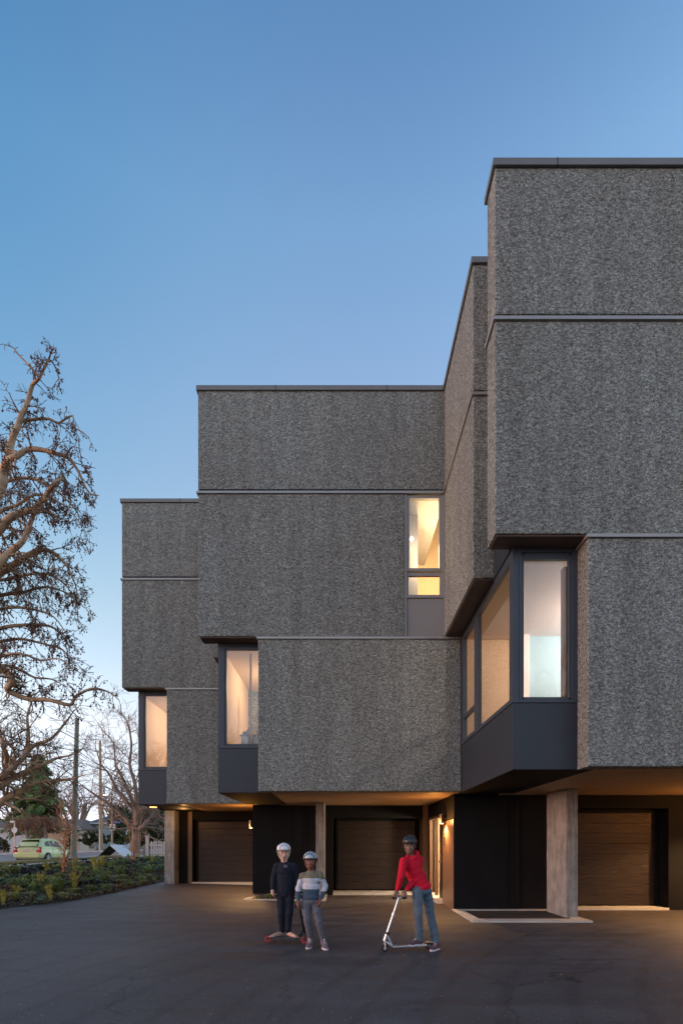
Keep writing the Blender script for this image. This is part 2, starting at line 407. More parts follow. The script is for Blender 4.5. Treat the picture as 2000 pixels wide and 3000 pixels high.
skew('grass_verge', kx0, lambda y: 14.0, 33.4, 37.4, 6, 20, vz, 'lawn')
mb = MB()
for j in range(40):
    y = 2 + (37.4 - 2) * j / 39; z = street_z(-17.4, y)
    mb.v += [(-17.3, y, z - 0.2), (-17.3, y, z + 0.13), (-17.46, y, z + 0.12), (-17.46, y, z - 0.1)]
for j in range(39):
    for k in range(3): a = j * 4 + k; mb.f.append((a, a + 1, a + 5, a + 4)); mb.mi.append(0)
for (n_) in (0,):
    b1 = len(mb.v)
    for j in range(40):
        x = -17.4 + 31.4 * j / 39; z = street_z(x, 37.5)
        mb.v += [(x, 37.36, z - 0.2), (x, 37.36, z + 0.13), (x, 37.52, z + 0.12), (x, 37.52, z - 0.1)]
    for j in range(39):
        for k in range(3): a = b1 + j * 4 + k; mb.f.append((a, a + 1, a + 5, a + 4)); mb.mi.append(0)
tag(mk('kerb', mb, 'kerb'), kind='structure')
sheet('street', lin(-120, 14, 90), lin(37.4, 49.5, 12), street_z, 'road')
sheet('street', lin(-25.5, -17.35, 10), lin(-30, 37.4, 50), street_z, 'road')
skew('pavement', lambda y: -120, lambda y: 14, 49.5, 51.4, 4, 70, lambda x, y: street_z(x, y) + 0.12, 'walk')
skew('lawn', lambda y: -120, lambda y: 14, 51.4, 58, 6, 70, lambda x, y: street_z(x, y) + 0.12, 'lawn')
skew('lawn', lambda y: -120, lambda y: -25.5, 8, 37.4, 12, 30, lambda x, y: street_z(x, y) + 0.12, 'lawn')
mb = MB()
for j in range(90):
    x = -120 + 134 * j / 89; z = street_z(x, 49.5); mb.v += [(x, 49.45, z - 0.1), (x, 49.45, z + 0.13), (x, 49.62, z + 0.135)]
for j in range(89):
    for k in range(2): a = j * 3 + k; mb.f.append((a, a + 1, a + 4, a + 3)); mb.mi.append(0)
tag(mk('kerb', mb, 'kerb'), kind='structure')
# ------------------------------------------------------------------ the building
B = thing('apartment_building', 'grey roughcast building in stepped overhanging blocks with lit corner windows', 'building', (0, 12, 0))
D1, D2, D3 = 7.04, 10.51, 13.94
ZU, ZJ, ZT = 5.73, 8.70, 10.86       # underside of the upper block, joint, top
def offset_poly(poly, d):
    n = len(poly); out = []
    A = sum(poly[i][0] * poly[(i + 1) % n][1] - poly[(i + 1) % n][0] * poly[i][1] for i in range(n))
    sgn = 1 if A > 0 else -1
    for i in range(n):
        p0, p1, p2 = poly[i - 1], poly[i], poly[(i + 1) % n]
        e1 = Vector((p1[0] - p0[0], p1[1] - p0[1])).normalized(); e2 = Vector((p2[0] - p1[0], p2[1] - p1[1])).normalized()
        n1 = Vector((e1.y, -e1.x)) * sgn; n2 = Vector((e2.y, -e2.x)) * sgn
        out.append((p1[0] + (n1.x + n2.x) * d, p1[1] + (n1.y + n2.y) * d))
    return out
def slab(name, poly, z0, z1, mat, off=0, bevel=0, parent=B):
    mb = MB(); mb.prism(offset_poly(poly, off) if off else poly, z0, z1, axis='z')
    return mk(name, mb, mat, parent, bevel=bevel)
def foot(xl, y0, xr, y1):
    return [(xl, y0), (xr, y0), (xr, y1), (xl, y1), (xl, y0 + 1.175), (xl + 0.35, y0 + 1.175), (xl + 0.35, y0 + 0.38), (xl, y0 + 0.38)]
f1 = foot(2.11, D1, 9.0, D2)
f2 = foot(-2.94, D2, 1.303, D3)
f2t = foot(-2.94, D2, 2.11, D3)
f3 = foot(-5.98, D3, 1.3, 17.4)
# lower halves of the upper block, joint flashings, parapets, copings
slab('wall', f1, ZU, 8.655, 'stucco', bevel=0.02); slab('wall', f2, ZU, 8.655, 'stucco', bevel=0.02); slab('wall', f3, ZU, 8.655, 'stucco', bevel=0.02)
for f, nm in ((f1, 0), (f2t, 1), (f3, 2)):
    slab('joint_flashing', f, 8.655, 8.70, 'cap', 0.030)
    slab('recessed_joint', f, 8.70, 8.752, 'gap', -0.035)
slab('wall', f1, 8.752, 10.765, 'stucco', bevel=0.02)
slab('wall', foot(-2.94, D2, 1.303, D3), 8.752, 10.765, 'stucco', bevel=0.0)
mk('wall', MB().box(1.303, 2.16, D2 + 0.001, D2 + 0.16, 8.752, 10.765), 'stucco', B)
slab('wall', f3, 8.752, 10.765, 'stucco', bevel=0.02)
slab('coping', f1, 10.765, ZT, 'capdark', 0.035, bevel=0.004); slab('coping', f3, 10.765, ZT, 'capdark', 0.035, bevel=0.004)
slab('coping', foot(-2.94, D2, 2.06, D3), 10.765, ZT, 'capdark', 0.035, bevel=0.004)
for x, y in ((2.95, D1), (6.2, D1), (-1.35, D2), (0.92, D2), (-4.4, D3)): mk('coping_seam', MB().box(x, x + 0.012, y - 0.039, y + 0.1, 10.762, ZT + 0.003), 'gap', B)
# undersides of the upper block
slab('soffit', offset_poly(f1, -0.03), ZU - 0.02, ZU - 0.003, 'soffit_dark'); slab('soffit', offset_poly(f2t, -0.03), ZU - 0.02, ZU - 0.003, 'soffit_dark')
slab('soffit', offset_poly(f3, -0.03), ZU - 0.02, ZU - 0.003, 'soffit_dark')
# core behind everything, so that nothing is open from other sides
mk('wall', MB().box(-5.6, 1.25, 17.4, 22, 2.6, 10.7).box(4.6, 9.0, D2, 22, 5.72, 10.7).box(1.3, 4.6, 13.3, 22, 5.72, 10.7).box(-2.6, 1.3, 13.94, 22, 8.8, 10.7), 'stucco', B)
# lower storey walls (thin, hollow behind), each with its pale flashing on top
def lower(xl, xr, y0, z0, zcap=5.715):
    mb = MB(); mb.box(xl, xr, y0, y0 + 0.28, z0, zcap - 0.045)
    mk('wall', mb, 'stucco', B, bevel=0.02)
    mk('wall', MB().box(xl, xl + 0.2, y0 + 0.26, y0 + 0.42, z0, zcap - 0.045), 'stucco', B)
    mk('joint_flashing', MB().box(xl - 0.028, xr, y0 - 0.03, y0 + 0.42, zcap - 0.045, zcap), 'cap', B)
ZS1, ZS2, ZS3 = 2.525, 2.545, 2.565
lower(3.39, 9.0, D1, ZS1); lower(-1.71, 2.457, D2, ZS2); lower(-4.76, -2.3, D3, ZS3)
# undersides of the lower storey (painted, catching the lamps)
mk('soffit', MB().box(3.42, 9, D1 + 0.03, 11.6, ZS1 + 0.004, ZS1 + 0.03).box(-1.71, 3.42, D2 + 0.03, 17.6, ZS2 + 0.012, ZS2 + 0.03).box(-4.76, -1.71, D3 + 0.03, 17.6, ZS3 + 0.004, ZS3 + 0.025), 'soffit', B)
mk('wall', MB().box(3.4, 9, 11.0, 17.5, ZS1 + 0.04, 2.74).box(2.46, 9, 10.99, 11.15, 2.74, 5.66), 'dark', B)
# corner bay windows
def bay(xl, yf, xr, yb, z0, ypost, front, side=None, sill=3.515):
    b = bpy.data.objects.new('bay_window', None); COL.objects.link(b); b.parent = B
    zt = ZU - 0.02
    # spandrel panels
    mk('panel', MB().box(xl, xr, yf, yf + 0.06, z0 + 0.004, sill - 0.03), 'panel', b, bevel=0.004)
    mk('panel', MB().box(xl, xl + 0.06, yf + 0.062, yb, z0 + 0.004, sill - 0.03), 'panel', b, bevel=0.004)
    mk('underside', MB().box(xl + 0.002, xr, yf + 0.002, yb, z0 - 0.004, z0 + 0.002).box(xl + 0.06, xr, yf + 0.07, yb, z0 + 0.004, z0 + 0.05), 'dark', b)
    # sill and head
    mk('sill', MB().box(xl - 0.012, xr, yf - 0.014, yf + 0.08, sill - 0.026, sill + 0.018).box(xl - 0.012, xl + 0.08, yf + 0.08, yb, sill - 0.026, sill + 0.018), 'frame', b)
    x0, x1, za, zb = front
    fr = MB()
    fr.box(xl, x0 - 0.075, yf, yf + 0.1, sill + 0.02, zt)                    # corner post
    fr.box(x0 - 0.072, x0 - 0.035, yf - 0.008, yf + 0.07, sill + 0.02, zt - 0.06); fr.box(x0 - 0.035, x0, yf + 0.012, yf + 0.07, sill + 0.04, zt - 0.09)
    fr.box(x1, x1 + 0.04, yf + 0.012, yf + 0.07, sill + 0.04, zt - 0.09); fr.box(x1 + 0.04, xr, yf - 0.004, yf + 0.1, sill + 0.02, zt)
    fr.box(x0, x1, yf + 0.012, yf + 0.07, sill + 0.02, za); fr.box(x0, x1, yf + 0.012, yf + 0.07, zb, zt - 0.06)
    fr.box(x0 - 0.072, x1 + 0.04, yf - 0.004, yf + 0.09, zt - 0.06, zt)
    mk('frame', fr, 'frame', b, bevel=0.003)
    mk('pane', MB().quad((x0, yf + 0.045, za), (x1, yf + 0.045, za), (x1, yf + 0.045, zb), (x0, yf + 0.045, zb)), 'glass', b, fixn=False)
    if side:
        fr = MB(); X0, X1 = xl, xl + 0.07
        fr.box(X0, X1, yf + 0.1, yb, zt - 0.12, zt)
        ys = sorted([q for s_ in side for q in s_[:2]])
        edges = [yf + 0.1] + ys + [yb]
        prev = yf + 0.1
        cols = []
        for s_ in side:
            if s_[:2] not in cols: cols.append(s_[:2])
        cols.sort()
        for (ya, yb_) in cols:
            fr.box(X0, X1, prev, ya, sill + 0.02, zt - 0.12); prev = yb_
        fr.box(X0, X1, prev, yb, sill + 0.02, zt - 0.12)
        for (ya, yb_, zlo, zhi) in side:
            fr.box(X0 + 0.01, X1, ya, yb_, sill + 0.02 if zlo < 3.7 else zlo - 0.07, zlo)
        mk('frame', fr, 'frame', b, bevel=0.0)
        for (ya, yb_, zlo, zhi) in side:
            mk('pane', MB().quad((xl + 0.04, ya, zhi), (xl + 0.04, yb_, zhi), (xl + 0.04, yb_, zlo), (xl + 0.04, ya, zlo)), 'glass', b, fixn=False)
    else:
        mk('panel', MB().box(xl, xl + 0.06, yf + 0.1, yb, sill + 0.02, zt), 'panel', b)
    # the part that rises through the notch of the upper block
    mk('panel', MB().box(xl - 0.02, xl - 0.002, yf + 0.07, yf + 0.855, zt + 0.002, zt + 0.9), 'panel', b)
    return b
bay(2.46, 7.356, 3.60, D2 + 0.27, ZS1, 7.47, (2.623, 3.269, 3.575, 5.56), [(7.50, 9.25, 3.575, 5.57), (9.50, 10.32, 4.06, 5.57), (9.50, 10.32, 3.575, 3.97)])
bay(-2.61, 10.84, -1.50, 13.9, ZS2, 0, (-2.437, -1.62, 3.585, 5.58))
bay(-5.66, 14.27, -4.56, 17.3, ZS3, 0, (-5.465, -4.70, 3.62, 5.60), sill=3.545)
# grey-framed window at the inner corner of the middle block
wv = bpy.data.objects.new('tall_window', None); COL.objects.link(wv); wv.parent = B
fy = D2 + 0.02
mk('panel', MB().box(1.335, 2.083, fy, fy + 0.06, ZU + 0.005, 6.515), 'gpanel', wv, bevel=0.004)
mk('sill', MB().box(1.303, 2.108, D2 - 0.006, fy + 0.08, 6.52, 6.565), 'gframe', wv)
fr = MB()
fr.box(1.303, 1.333, D2 - 0.004, fy + 0.05, ZU + 0.005, 6.518).box(1.303, 1.333, D2 - 0.004, fy + 0.05, 6.567, 8.655).box(2.085, 2.13, D2 - 0.003, fy + 0.09, 5.74, 8.66)
for (x0, x1, z0, z1, g) in ((1.397, 2.011, 7.14, 8.577, 0.0), (1.380, 2.026, 6.60, 6.99, 0.02)):
    fr.box(1.336, x0, fy + g, fy + 0.08, z0 - 0.055 if z0 < 7 else z0 - 0.06, z1 + 0.06); fr.box(x1, 2.083, fy + g, fy + 0.08, z0 - 0.055 if z0 < 7 else z0 - 0.06, z1 + 0.06)
    fr.box(x0, x1, fy + g, fy + 0.08, z0 - (0.03 if z0 < 7 else 0.06), z0); fr.box(x0, x1, fy + g, fy + 0.08, z1, z1 + 0.06)
mk('frame', fr, 'gframe', wv)
for (x0, x1, z0, z1, g) in ((1.397, 2.011, 7.14, 8.577, 0.0), (1.380, 2.026, 6.60, 6.99, 0.02)):
    mk('pane', MB().quad((x0, fy + 0.055, z0), (x1, fy + 0.055, z0), (x1, fy + 0.055, z1), (x0, fy + 0.055, z1)), 'glass', wv, fixn=False)
# ---------------- rooms behind the windows
def room(x0, x1, y0, y1, z0, z1, mats, skip=()):
    """floor, ceiling, back, left, right"""
    t = 0.05; r = bpy.data.objects.new('room', None); COL.objects.link(r); r.parent = B
    if 'f' not in skip: mk('floor', MB().box(x0, x1, y0, y1, z0 - t, z0), mats[0], r)
    if 'c' not in skip: mk('ceiling', MB().box(x0, x1, y0, y1, z1, z1 + t), mats[1], r)
    if 'b' not in skip: mk('back_wall', MB().box(x0, x1, y1, y1 + t, z0, z1), mats[2], r)
    if 'l' not in skip: mk('side_wall', MB().box(x0 - t, x0, y0, y1, z0, z1), mats[3], r)
    if 'r' not in skip: mk('side_wall', MB().box(x1, x1 + t, y0, y1, z0, z1), mats[3], r)
    return r
LAMPCOL = (1.0, 0.75, 0.52)
def plamp(name, loc, power, size=0.06, col=LAMPCOL, spot=None, rot=None):
    d = bpy.data.lights.new(name, 'SPOT' if spot else 'POINT'); d.energy = power * 0.42; d.color = col; d.shadow_soft_size = size
    if spot: d.spot_size = rad(spot); d.spot_blend = 0.6
    o = bpy.data.objects.new(name, d); COL.objects.link(o); o.location = loc
    if rot: o.rotation_euler = rot
    return o
M['glow'] = emit('lamp_glow', (1.0, 0.62, 0.3, 1), 4)
M['glow2'] = emit('warm_bulb', (1.0, 0.8, 0.6, 1), 9)
r1 = room(3.62, 7.2, 7.45, 10.3, 2.8, 5.64, ['wood', 'wallp', 'wallb', 'wallw'], skip=('l', 'c'))
mk('ceiling', MB().box(2.53, 7.2, 7.43, 10.97, 5.64, 5.69), 'wallp', r1)
mk('side_wall', MB().box(3.60, 3.745, 10.2, 10.3, 2.8, 5.638), 'wallp', r1)
mk('curtain', MB().box(3.235, 3.285, 7.46, 7.56, 3.5, 5.5), 'orange', r1)
mk('tan_ceiling_patch', MB().prism([(2.53, 7.45), (2.54, 7.46), (3.5, 10.38), (2.53, 10.38)], 5.615, 5.637, axis='z'), 'wallt', r1)  # tan patch added under the ceiling so the side panes look amber-lit
mk('back_wall', MB().box(2.53, 3.68, 10.4, 10.45, 2.8, 5.638), 'wallt', r1)
r2 = room(-2.54, 2.3, 10.93, 14.3, 2.8, 5.64, ['wood', 'wallt', 'wallt', 'wallt'])
mk('curtain', MB().box(-1.97, -1.93, 10.99, 11.03, 3.3, 5.55), 'orange', r2)
mk('mirror_frame', MB().box(-2.05, -1.96, 12.6, 12.65, 3.6, 5.2), 'panel', r2)
r3 = room(-5.59, -2.7, 14.36, 17.2, 2.8, 5.64, ['wood', 'wallt', 'wallt', 'wallt'])
r4 = room(1.303, 4.4, D2 + 0.17, 13.2, 6.2, 10.2, ['wood', 'wallw', 'wallt', 'wallt'])
mk('partition', MB().box(1.31, 1.667, 11.2, 11.3, 6.2, 10.2), 'wallw', r4)
def ceiling_lamp(loc, r, power, label, col=LAMPCOL):
    x, y, z = loc
    t = thing('ceiling_lamp', label, 'lamp', loc)
    mk('canopy', MB().tube([(x, y, z), (x, y, z - 0.03)], 0.07, 12), 'white', t)
    mk('globe', MB().ell((x, y, z - 0.03 - r), r, 12, 8), 'glow', t, smooth=True)
    plamp('room_light', (x, y, z - 0.12 - 2 * r), power, r, col)
ceiling_lamp((4.9, 8.9, 5.64), 0.07, 108, 'round ceiling lamp in the room behind the right corner window', (1, 0.74, 0.58))
ceiling_lamp((-1.4, 12.6, 5.64), 0.07, 40, 'round ceiling lamp in the room behind the middle corner window')
ceiling_lamp((-4.3, 15.8, 5.64), 0.07, 36, 'round ceiling lamp in the room behind the leftmost corner window')
t = thing('pendant_lamp', 'bare bright bulb seen through the tall grey-framed window', 'lamp', (1.50, 10.95, 7.99))
mk('cord', MB().tube([(1.50, 10.95, 8.03), (1.50, 10.95, 10.2)], 0.004, 4), 'white', t)
mk('bulb', MB().ell((1.50, 10.95, 7.99), 0.035, 10, 7), 'glow2', t, smooth=True)
plamp('room_light', (1.95, 11.0, 7.6), 22, 0.3, (1.0, 0.72, 0.42)); plamp('room_light', (2.3, 12.0, 8.0), 80, 0.6, (1.0, 0.68, 0.36))  # two hidden soft lights added to brighten this room evenly
# things standing on the sill of the middle bay
t = thing('storage_basket', 'grey woven basket on the sill inside the middle corner window', 'basket', (-1.98, 11.25, 3.4))
mk('basket', MB().box(-2.18, -1.7, 11.1, 11.4, 3.4, 3.83), 'gframe', t, bevel=0.02)
mk('rim', MB().box(-2.2, -1.68, 11.08, 11.42, 3.80, 3.835), 'panel', t, bevel=0.01)
o = mk('soft_toy', MB().ell((-2.03, 11.2, 3.90), (0.07, 0.05, 0.08)).ell((-2.12, 11.17, 3.88), 0.04).ell((-1.99, 11.2, 4.0), 0.045), 'jamb', smooth=True)
tag(o, 'small brown soft toy lying on the grey basket inside the window', 'toy')
# ---------------- ground floor walls, garages, entry
mb = MB()
YA, YB, YC = 11.15, 14.47, 17.2
mb.box(2.45, 4.62, YA, YA + 0.35, 0, 2.575)               # black wall right of the entry
mb.box(4.62, 7.12, YA, YA + 0.35, 2.24, ZS1)                  # lintel
mb.box(7.12, 9.0, YA, YA + 0.35, 0, ZS1)
mb.box(2.45, 2.6, YA + 0.352, 12.4, 0.0, 2.575)              # entry side wall (lower part)
mk('wall', mb, 'dark', B)
mk('entry_wall', MB().box(2.440, 2.449, YA + 0.03, 12.36, 0.02, 2.0), 'door', B)
mk('wall', MB().box(2.45, 2.6, 12.4, 14.3, 2.2, 2.575).box(2.45, 2.6, 14.3, 15.3, 0, 2.575), 'dark', B)
# middle garage wall
mk('wall', MB().box(-2.51, -0.24, YB, YB + 0.5, 0, 2.58).box(-0.24, 2.30, YB, YB + 0.5, 2.2, 2.58).box(-2.51, -2.2, YB + 0.5, YC, 0, 2.58), 'dark', B)
mk('jamb', MB().box(-0.30, -0.24, YB + 0.5, YB + 0.75, 0, 2.3), 'jamb', B); mk('jamb', MB().box(2.30, 2.445, YB, YB + 0.75, 0, 2.575), 'jamb', B)
mk('wall', MB().box(-0.9, 2.6, YB + 0.78, YB + 0.85, 0, 2.5), 'dark', B)
# left garage wall
mk('wall', MB().box(-5.45, -5.0, YC, YC + 0.3, 0, 2.6).box(-5.0, -2.2, YC, YC + 0.3, 2.28, 2.6).box(-5.45, -2.2, YC + 0.42, YC + 0.5, 0, 2.6), 'dark', B)
mk('pilaster', MB().box(-5.14, -5.0, YC - 0.05, YC - 0.003, 0, 2.55), 'jamb', B)
for q in ((3.58, 3.62, YA - 0.015, YA - 0.001), (3.80, 3.86, YA - 0.03, YA - 0.001), (-1.40, -1.37, YB - 0.012, YB - 0.001), (-1.02, -0.97, YB - 0.02, YB - 0.001)): mk('wall_trim', MB().box(*q, 0.02, 2.5), 'dark', B)
mk('wall', MB().box(-5.5, 9.0, 17.72, 17.9, 0, 2.6), 'dark', B)
mk('wall', MB().box(4.0, 9.0, 11.62, 11.75, 0, 2.74), 'dark', B)
mk('wall', MB().box(8.9, 9.0, 7.4, 11.1, 0, 2.52), 'dark', B)
def garage(x0, x1, y, z0, z1, n=9):
    d = bpy.data.objects.new('garage_door', None); COL.objects.link(d); d.parent = B
    h = (z1 - z0) / n; first = None
    for i in range(n):
        mk('door_slat', MB().box(x0, x1, y + R.uniform(0, 0.004), y + 0.05, z0 + i * h + 0.001, z0 + (i + 1) * h - 0.002), 'garage', d, bevel=0.003)
    mk('door_frame', MB().box(x0 - 0.06, x0 - 0.002, y - 0.05, y + 0.05, z0, z1 + 0.05).box(x1 + 0.002, x1 + 0.06, y - 0.05, y + 0.05, z0, z1 + 0.05).box(x0, x1, y - 0.05, y + 0.05, z1 + 0.002, z1 + 0.05), 'dark', d)
garage(4.70, 7.04, 11.52, 0.09, 2.16); garage(-0.10, 2.16, 15.12, 0.12, 2.14); garage(-4.86, -2.35, 17.36, 0.19, 2.22)
mk('threshold', MB().box(4.62, 7.12, YA - 0.02, YA + 0.36, 0.0, 0.07), 'curbstrip', B)
mk('threshold', MB().box(-0.24, 2.30, YB - 0.02, YB + 0.6, 0.0, 0.095), 'curbstrip', B)
mk('threshold', MB().box(-5.0, -2.51, YC - 0.1, YC + 0.15, 0.0, 0.185), 'curbstrip', B)
# entry: glazed side light, door and step
e = bpy.data.objects.new('entry_door', None); COL.objects.link(e); e.parent = B
mk('door_leaf', MB().box(2.47, 2.51, 12.40, 12.78, 0.12, 2.14), 'black', e)
mk('handle', MB().box(2.40, 2.47, 12.42, 12.46, 1.02, 1.05).box(2.38, 2.40, 12.42, 12.56, 1.02, 1.05), 'brass', e); mk('lock', MB().box(2.44, 2.47, 12.42, 12.46, 1.17, 1.21), 'brass', e)
mk('pull_bar', MB().box(2.40, 2.415, 12.02, 12.05, 1.42, 1.64).box(2.415, 2.44, 12.025, 12.045, 1.44, 1.46).box(2.415, 2.44, 12.025, 12.045, 1.60, 1.62), 'black', e)
mk('intercom', MB().box(2.42, 2.44, 12.06, 12.16, 1.60, 1.72), 'brass', e, bevel=0.004)
mk('frame', MB().box(2.45, 2.53, 12.78, 12.82, 0.12, 2.19).box(2.45, 2.53, 13.40, 13.45, 0.12, 2.19).box(2.45, 2.53, 14.22, 14.3, 0.12, 2.19).box(2.45, 2.53, 12.82, 14.22, 2.13, 2.19), 'jamb', e)
mk('pane', MB().quad((2.49, 12.82, 2.13), (2.49, 13.40, 2.13), (2.49, 13.40, 0.12), (2.49, 12.82, 0.12)), 'glass', e, fixn=False)
mk('pane', MB().quad((2.49, 13.45, 2.13), (2.49, 14.22, 2.13), (2.49, 14.22, 0.12), (2.49, 13.45, 0.12)), 'glass', e, fixn=False)
mk('step', MB().box(2.30, 2.62, 12.38, 14.3, 0.0, 0.115), 'curbstrip', e)
r5 = room(2.62, 5.2, 12.45, 14.6, 0.12, 2.3, ['wood', 'wallw', 'wallt', 'wallw'], skip=('l',))
plamp('hall_light', (3.6, 13.2, 1.9), 230, 0.12, (1.0, 0.76, 0.50))
# concrete blade columns
def column(x0, x1, y0, y1, zb, zt):
    mk('column', MB().box(x0, x1, y0, y1, zb - 0.1, zt), 'concrete', B, bevel=0.012)
column(4.34, 4.56, 9.88, 10.84, 0.02, ZS1 + 0.004); column(-0.665, -0.443, 13.3, 14.2, 0.02, ZS2 + 0.01); column(-5.79, -5.47, 16.75, 17.65, 0.12, ZS3)
mk('soffit', MB().box(-5.9, -4.6, 16.6, 17.9, ZS3 + 0.001, ZS3 + 0.06), 'dark', B)
# kerb frames round the two small planters, flush with the asphalt
def planter_frame(x0, x1, y0, y1, wx, wy, z, right=True):
    mb = MB().box(x0, x1, y0, y0 + wy, z - 0.1, z + 0.03).box(x0, x0 + wx, y0 + wy + 0.002, y1, z - 0.1, z + 0.028)
    if right: mb.box(x1 - wx, x1, y0 + wy + 0.002, y1, z - 0.1, z + 0.028)
    mb.box(x0 + wx + 0.002, x1 - wx - 0.002, y1 - wy * 0.6, y1, z - 0.1, z + 0.027)
    tag(mk('planter_kerb', mb, 'curbstrip'), kind='structure')
    tag(mk('planter_soil', MB().box(x0 + wx, x1 - wx, y0 + wy, y1 - wy * 0.6, z - 0.1, z + 0.012), 'soil'), kind='structure')
planter_frame(2.40, 4.60, 9.36, 11.13, 0.2, 0.3, 0.02); planter_frame(-2.49, -0.40, 12.9, 14.45, 0.16, 0.16, 0.03)
# ---------------- outside lamps
def cylinder_lamp(loc, side, label, power, wall=True):
    x, y, z = loc
    t = thing('wall_lamp', label, 'lamp', loc)
    mk('body', MB().tube([(x, y, z + 0.002), (x, y, z + 0.22)], 0.05, 16), 'black', t, smooth=False)
    mk('bracket', MB().box(min(x, x + side * 0.12), max(x, x + side * 0.12), y - 0.02, y + 0.02, z + 0.09, z + 0.13), 'black', t)
    mk('lens', MB().tube([(x, y, z - 0.004), (x, y, z)], 0.042, 16), 'glow', t)
    plamp('lamp_light', (x, y, z - 0.03), power, 0.03, (1.0, 0.55, 0.22), 150, (0, 0, 0)); plamp('soffit_fill', (x - side * 0.16, y - 0.12, z + 0.06), power * 0.15, 0.03, (1.0, 0.42, 0.10))  # second point light is added to throw warm glow onto the soffit
cylinder_lamp((2.33, 11.95, 1.94), 1, 'small black cylinder lamp glowing beside the entry door', 80)
cylinder_lamp((-2.62, 14.80, 1.93), 1, 'small black cylinder lamp at the corner of the left garage', 110)
cylinder_lamp((7.9, 9.8, 2.12), 1, 'small black cylinder lamp before the right garage', 330)
M['glow_dim'] = emit('orange_glow', (1.0, 0.42, 0.12, 1), 0.9)
t = thing('soffit_lamp', 'orange ceiling lamp under the leftmost overhang', 'lamp', (-5.42, 14.75, ZS3 - 0.07))
mk('housing', MB().tube([(-5.42, 14.75, ZS3 - 0.004), (-5.42, 14.75, ZS3 - 0.03)], 0.09, 14), 'black', t)
mk('ring', MB().tube([(-5.42, 14.75, ZS3 - 0.03), (-5.42, 14.75, ZS3 - 0.05)], 0.10, 14), M['glow_dim'], t)
plamp('lamp_light', (-5.0, 16.2, ZS3 - 0.15), 12, 0.05, (1.0, 0.48, 0.16))
# ------------------------------------------------------------------ vegetation materials
M['bark_pale'] = plain('pale_plane_bark', (0.40, 0.27, 0.165), 0.85, var=0.45, scale=2.2, bump=0.4)
M['twig'] = plain('twig_bark', (0.17, 0.10, 0.06), 0.9, var=0.3, scale=2)
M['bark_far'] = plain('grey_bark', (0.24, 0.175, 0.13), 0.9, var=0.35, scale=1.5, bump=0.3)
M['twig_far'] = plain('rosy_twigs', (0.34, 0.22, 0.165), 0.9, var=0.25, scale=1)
M['ball'] = plain('seed_ball', (0.12, 0.05, 0.03), 0.9, var=0.3, scale=4)
def leafm(name, a, b, sc=2.5):
    t = NT(name); f = t.noise(sc, 4, 0.7); g = t.noise(17, 2, 0.6)
    c = t.ramp(f, [(0.35, a), (0.65, b)]); c = t.mix(0.6, c, t.ramp(g, [(0.3, (0.55, 0.55, 0.5)), (0.7, (1.3, 1.3, 1.25))]), 'MULTIPLY')
    t.set(Base_Color=c, Roughness=0.6, Specular_IOR_Level=0.3); return t.m
M['conifer'] = leafm('conifer_needles', (0.07, 0.13, 0.035), (0.17, 0.25, 0.065), 0.6)
M['evergreen'] = leafm('evergreen_leaves', (0.03, 0.055, 0.022), (0.09, 0.13, 0.045), 0.5)
M['hedge'] = leafm('hedge_leaves', (0.06, 0.06, 0.022), (0.13, 0.11, 0.04), 0.8)
M['strap'] = leafm('green_blades', (0.10, 0.15, 0.04), (0.26, 0.31, 0.09), 3)
M['yellow'] = leafm('yellow_green_blades', (0.30, 0.27, 0.05), (0.55, 0.44, 0.09), 3)
M['feather'] = leafm('feathery_green', (0.20, 0.22, 0.07), (0.42, 0.40, 0.14), 3)
M['purple'] = leafm('purple_black_leaves', (0.022, 0.017, 0.024), (0.075, 0.058, 0.07), 3)
M['rust'] = leafm('rusty_leaves', (0.12, 0.065, 0.035), (0.27, 0.15, 0.07), 3)
M['teal'] = leafm('blue_green_leaves', (0.06, 0.10, 0.065), (0.20, 0.26, 0.17), 3)
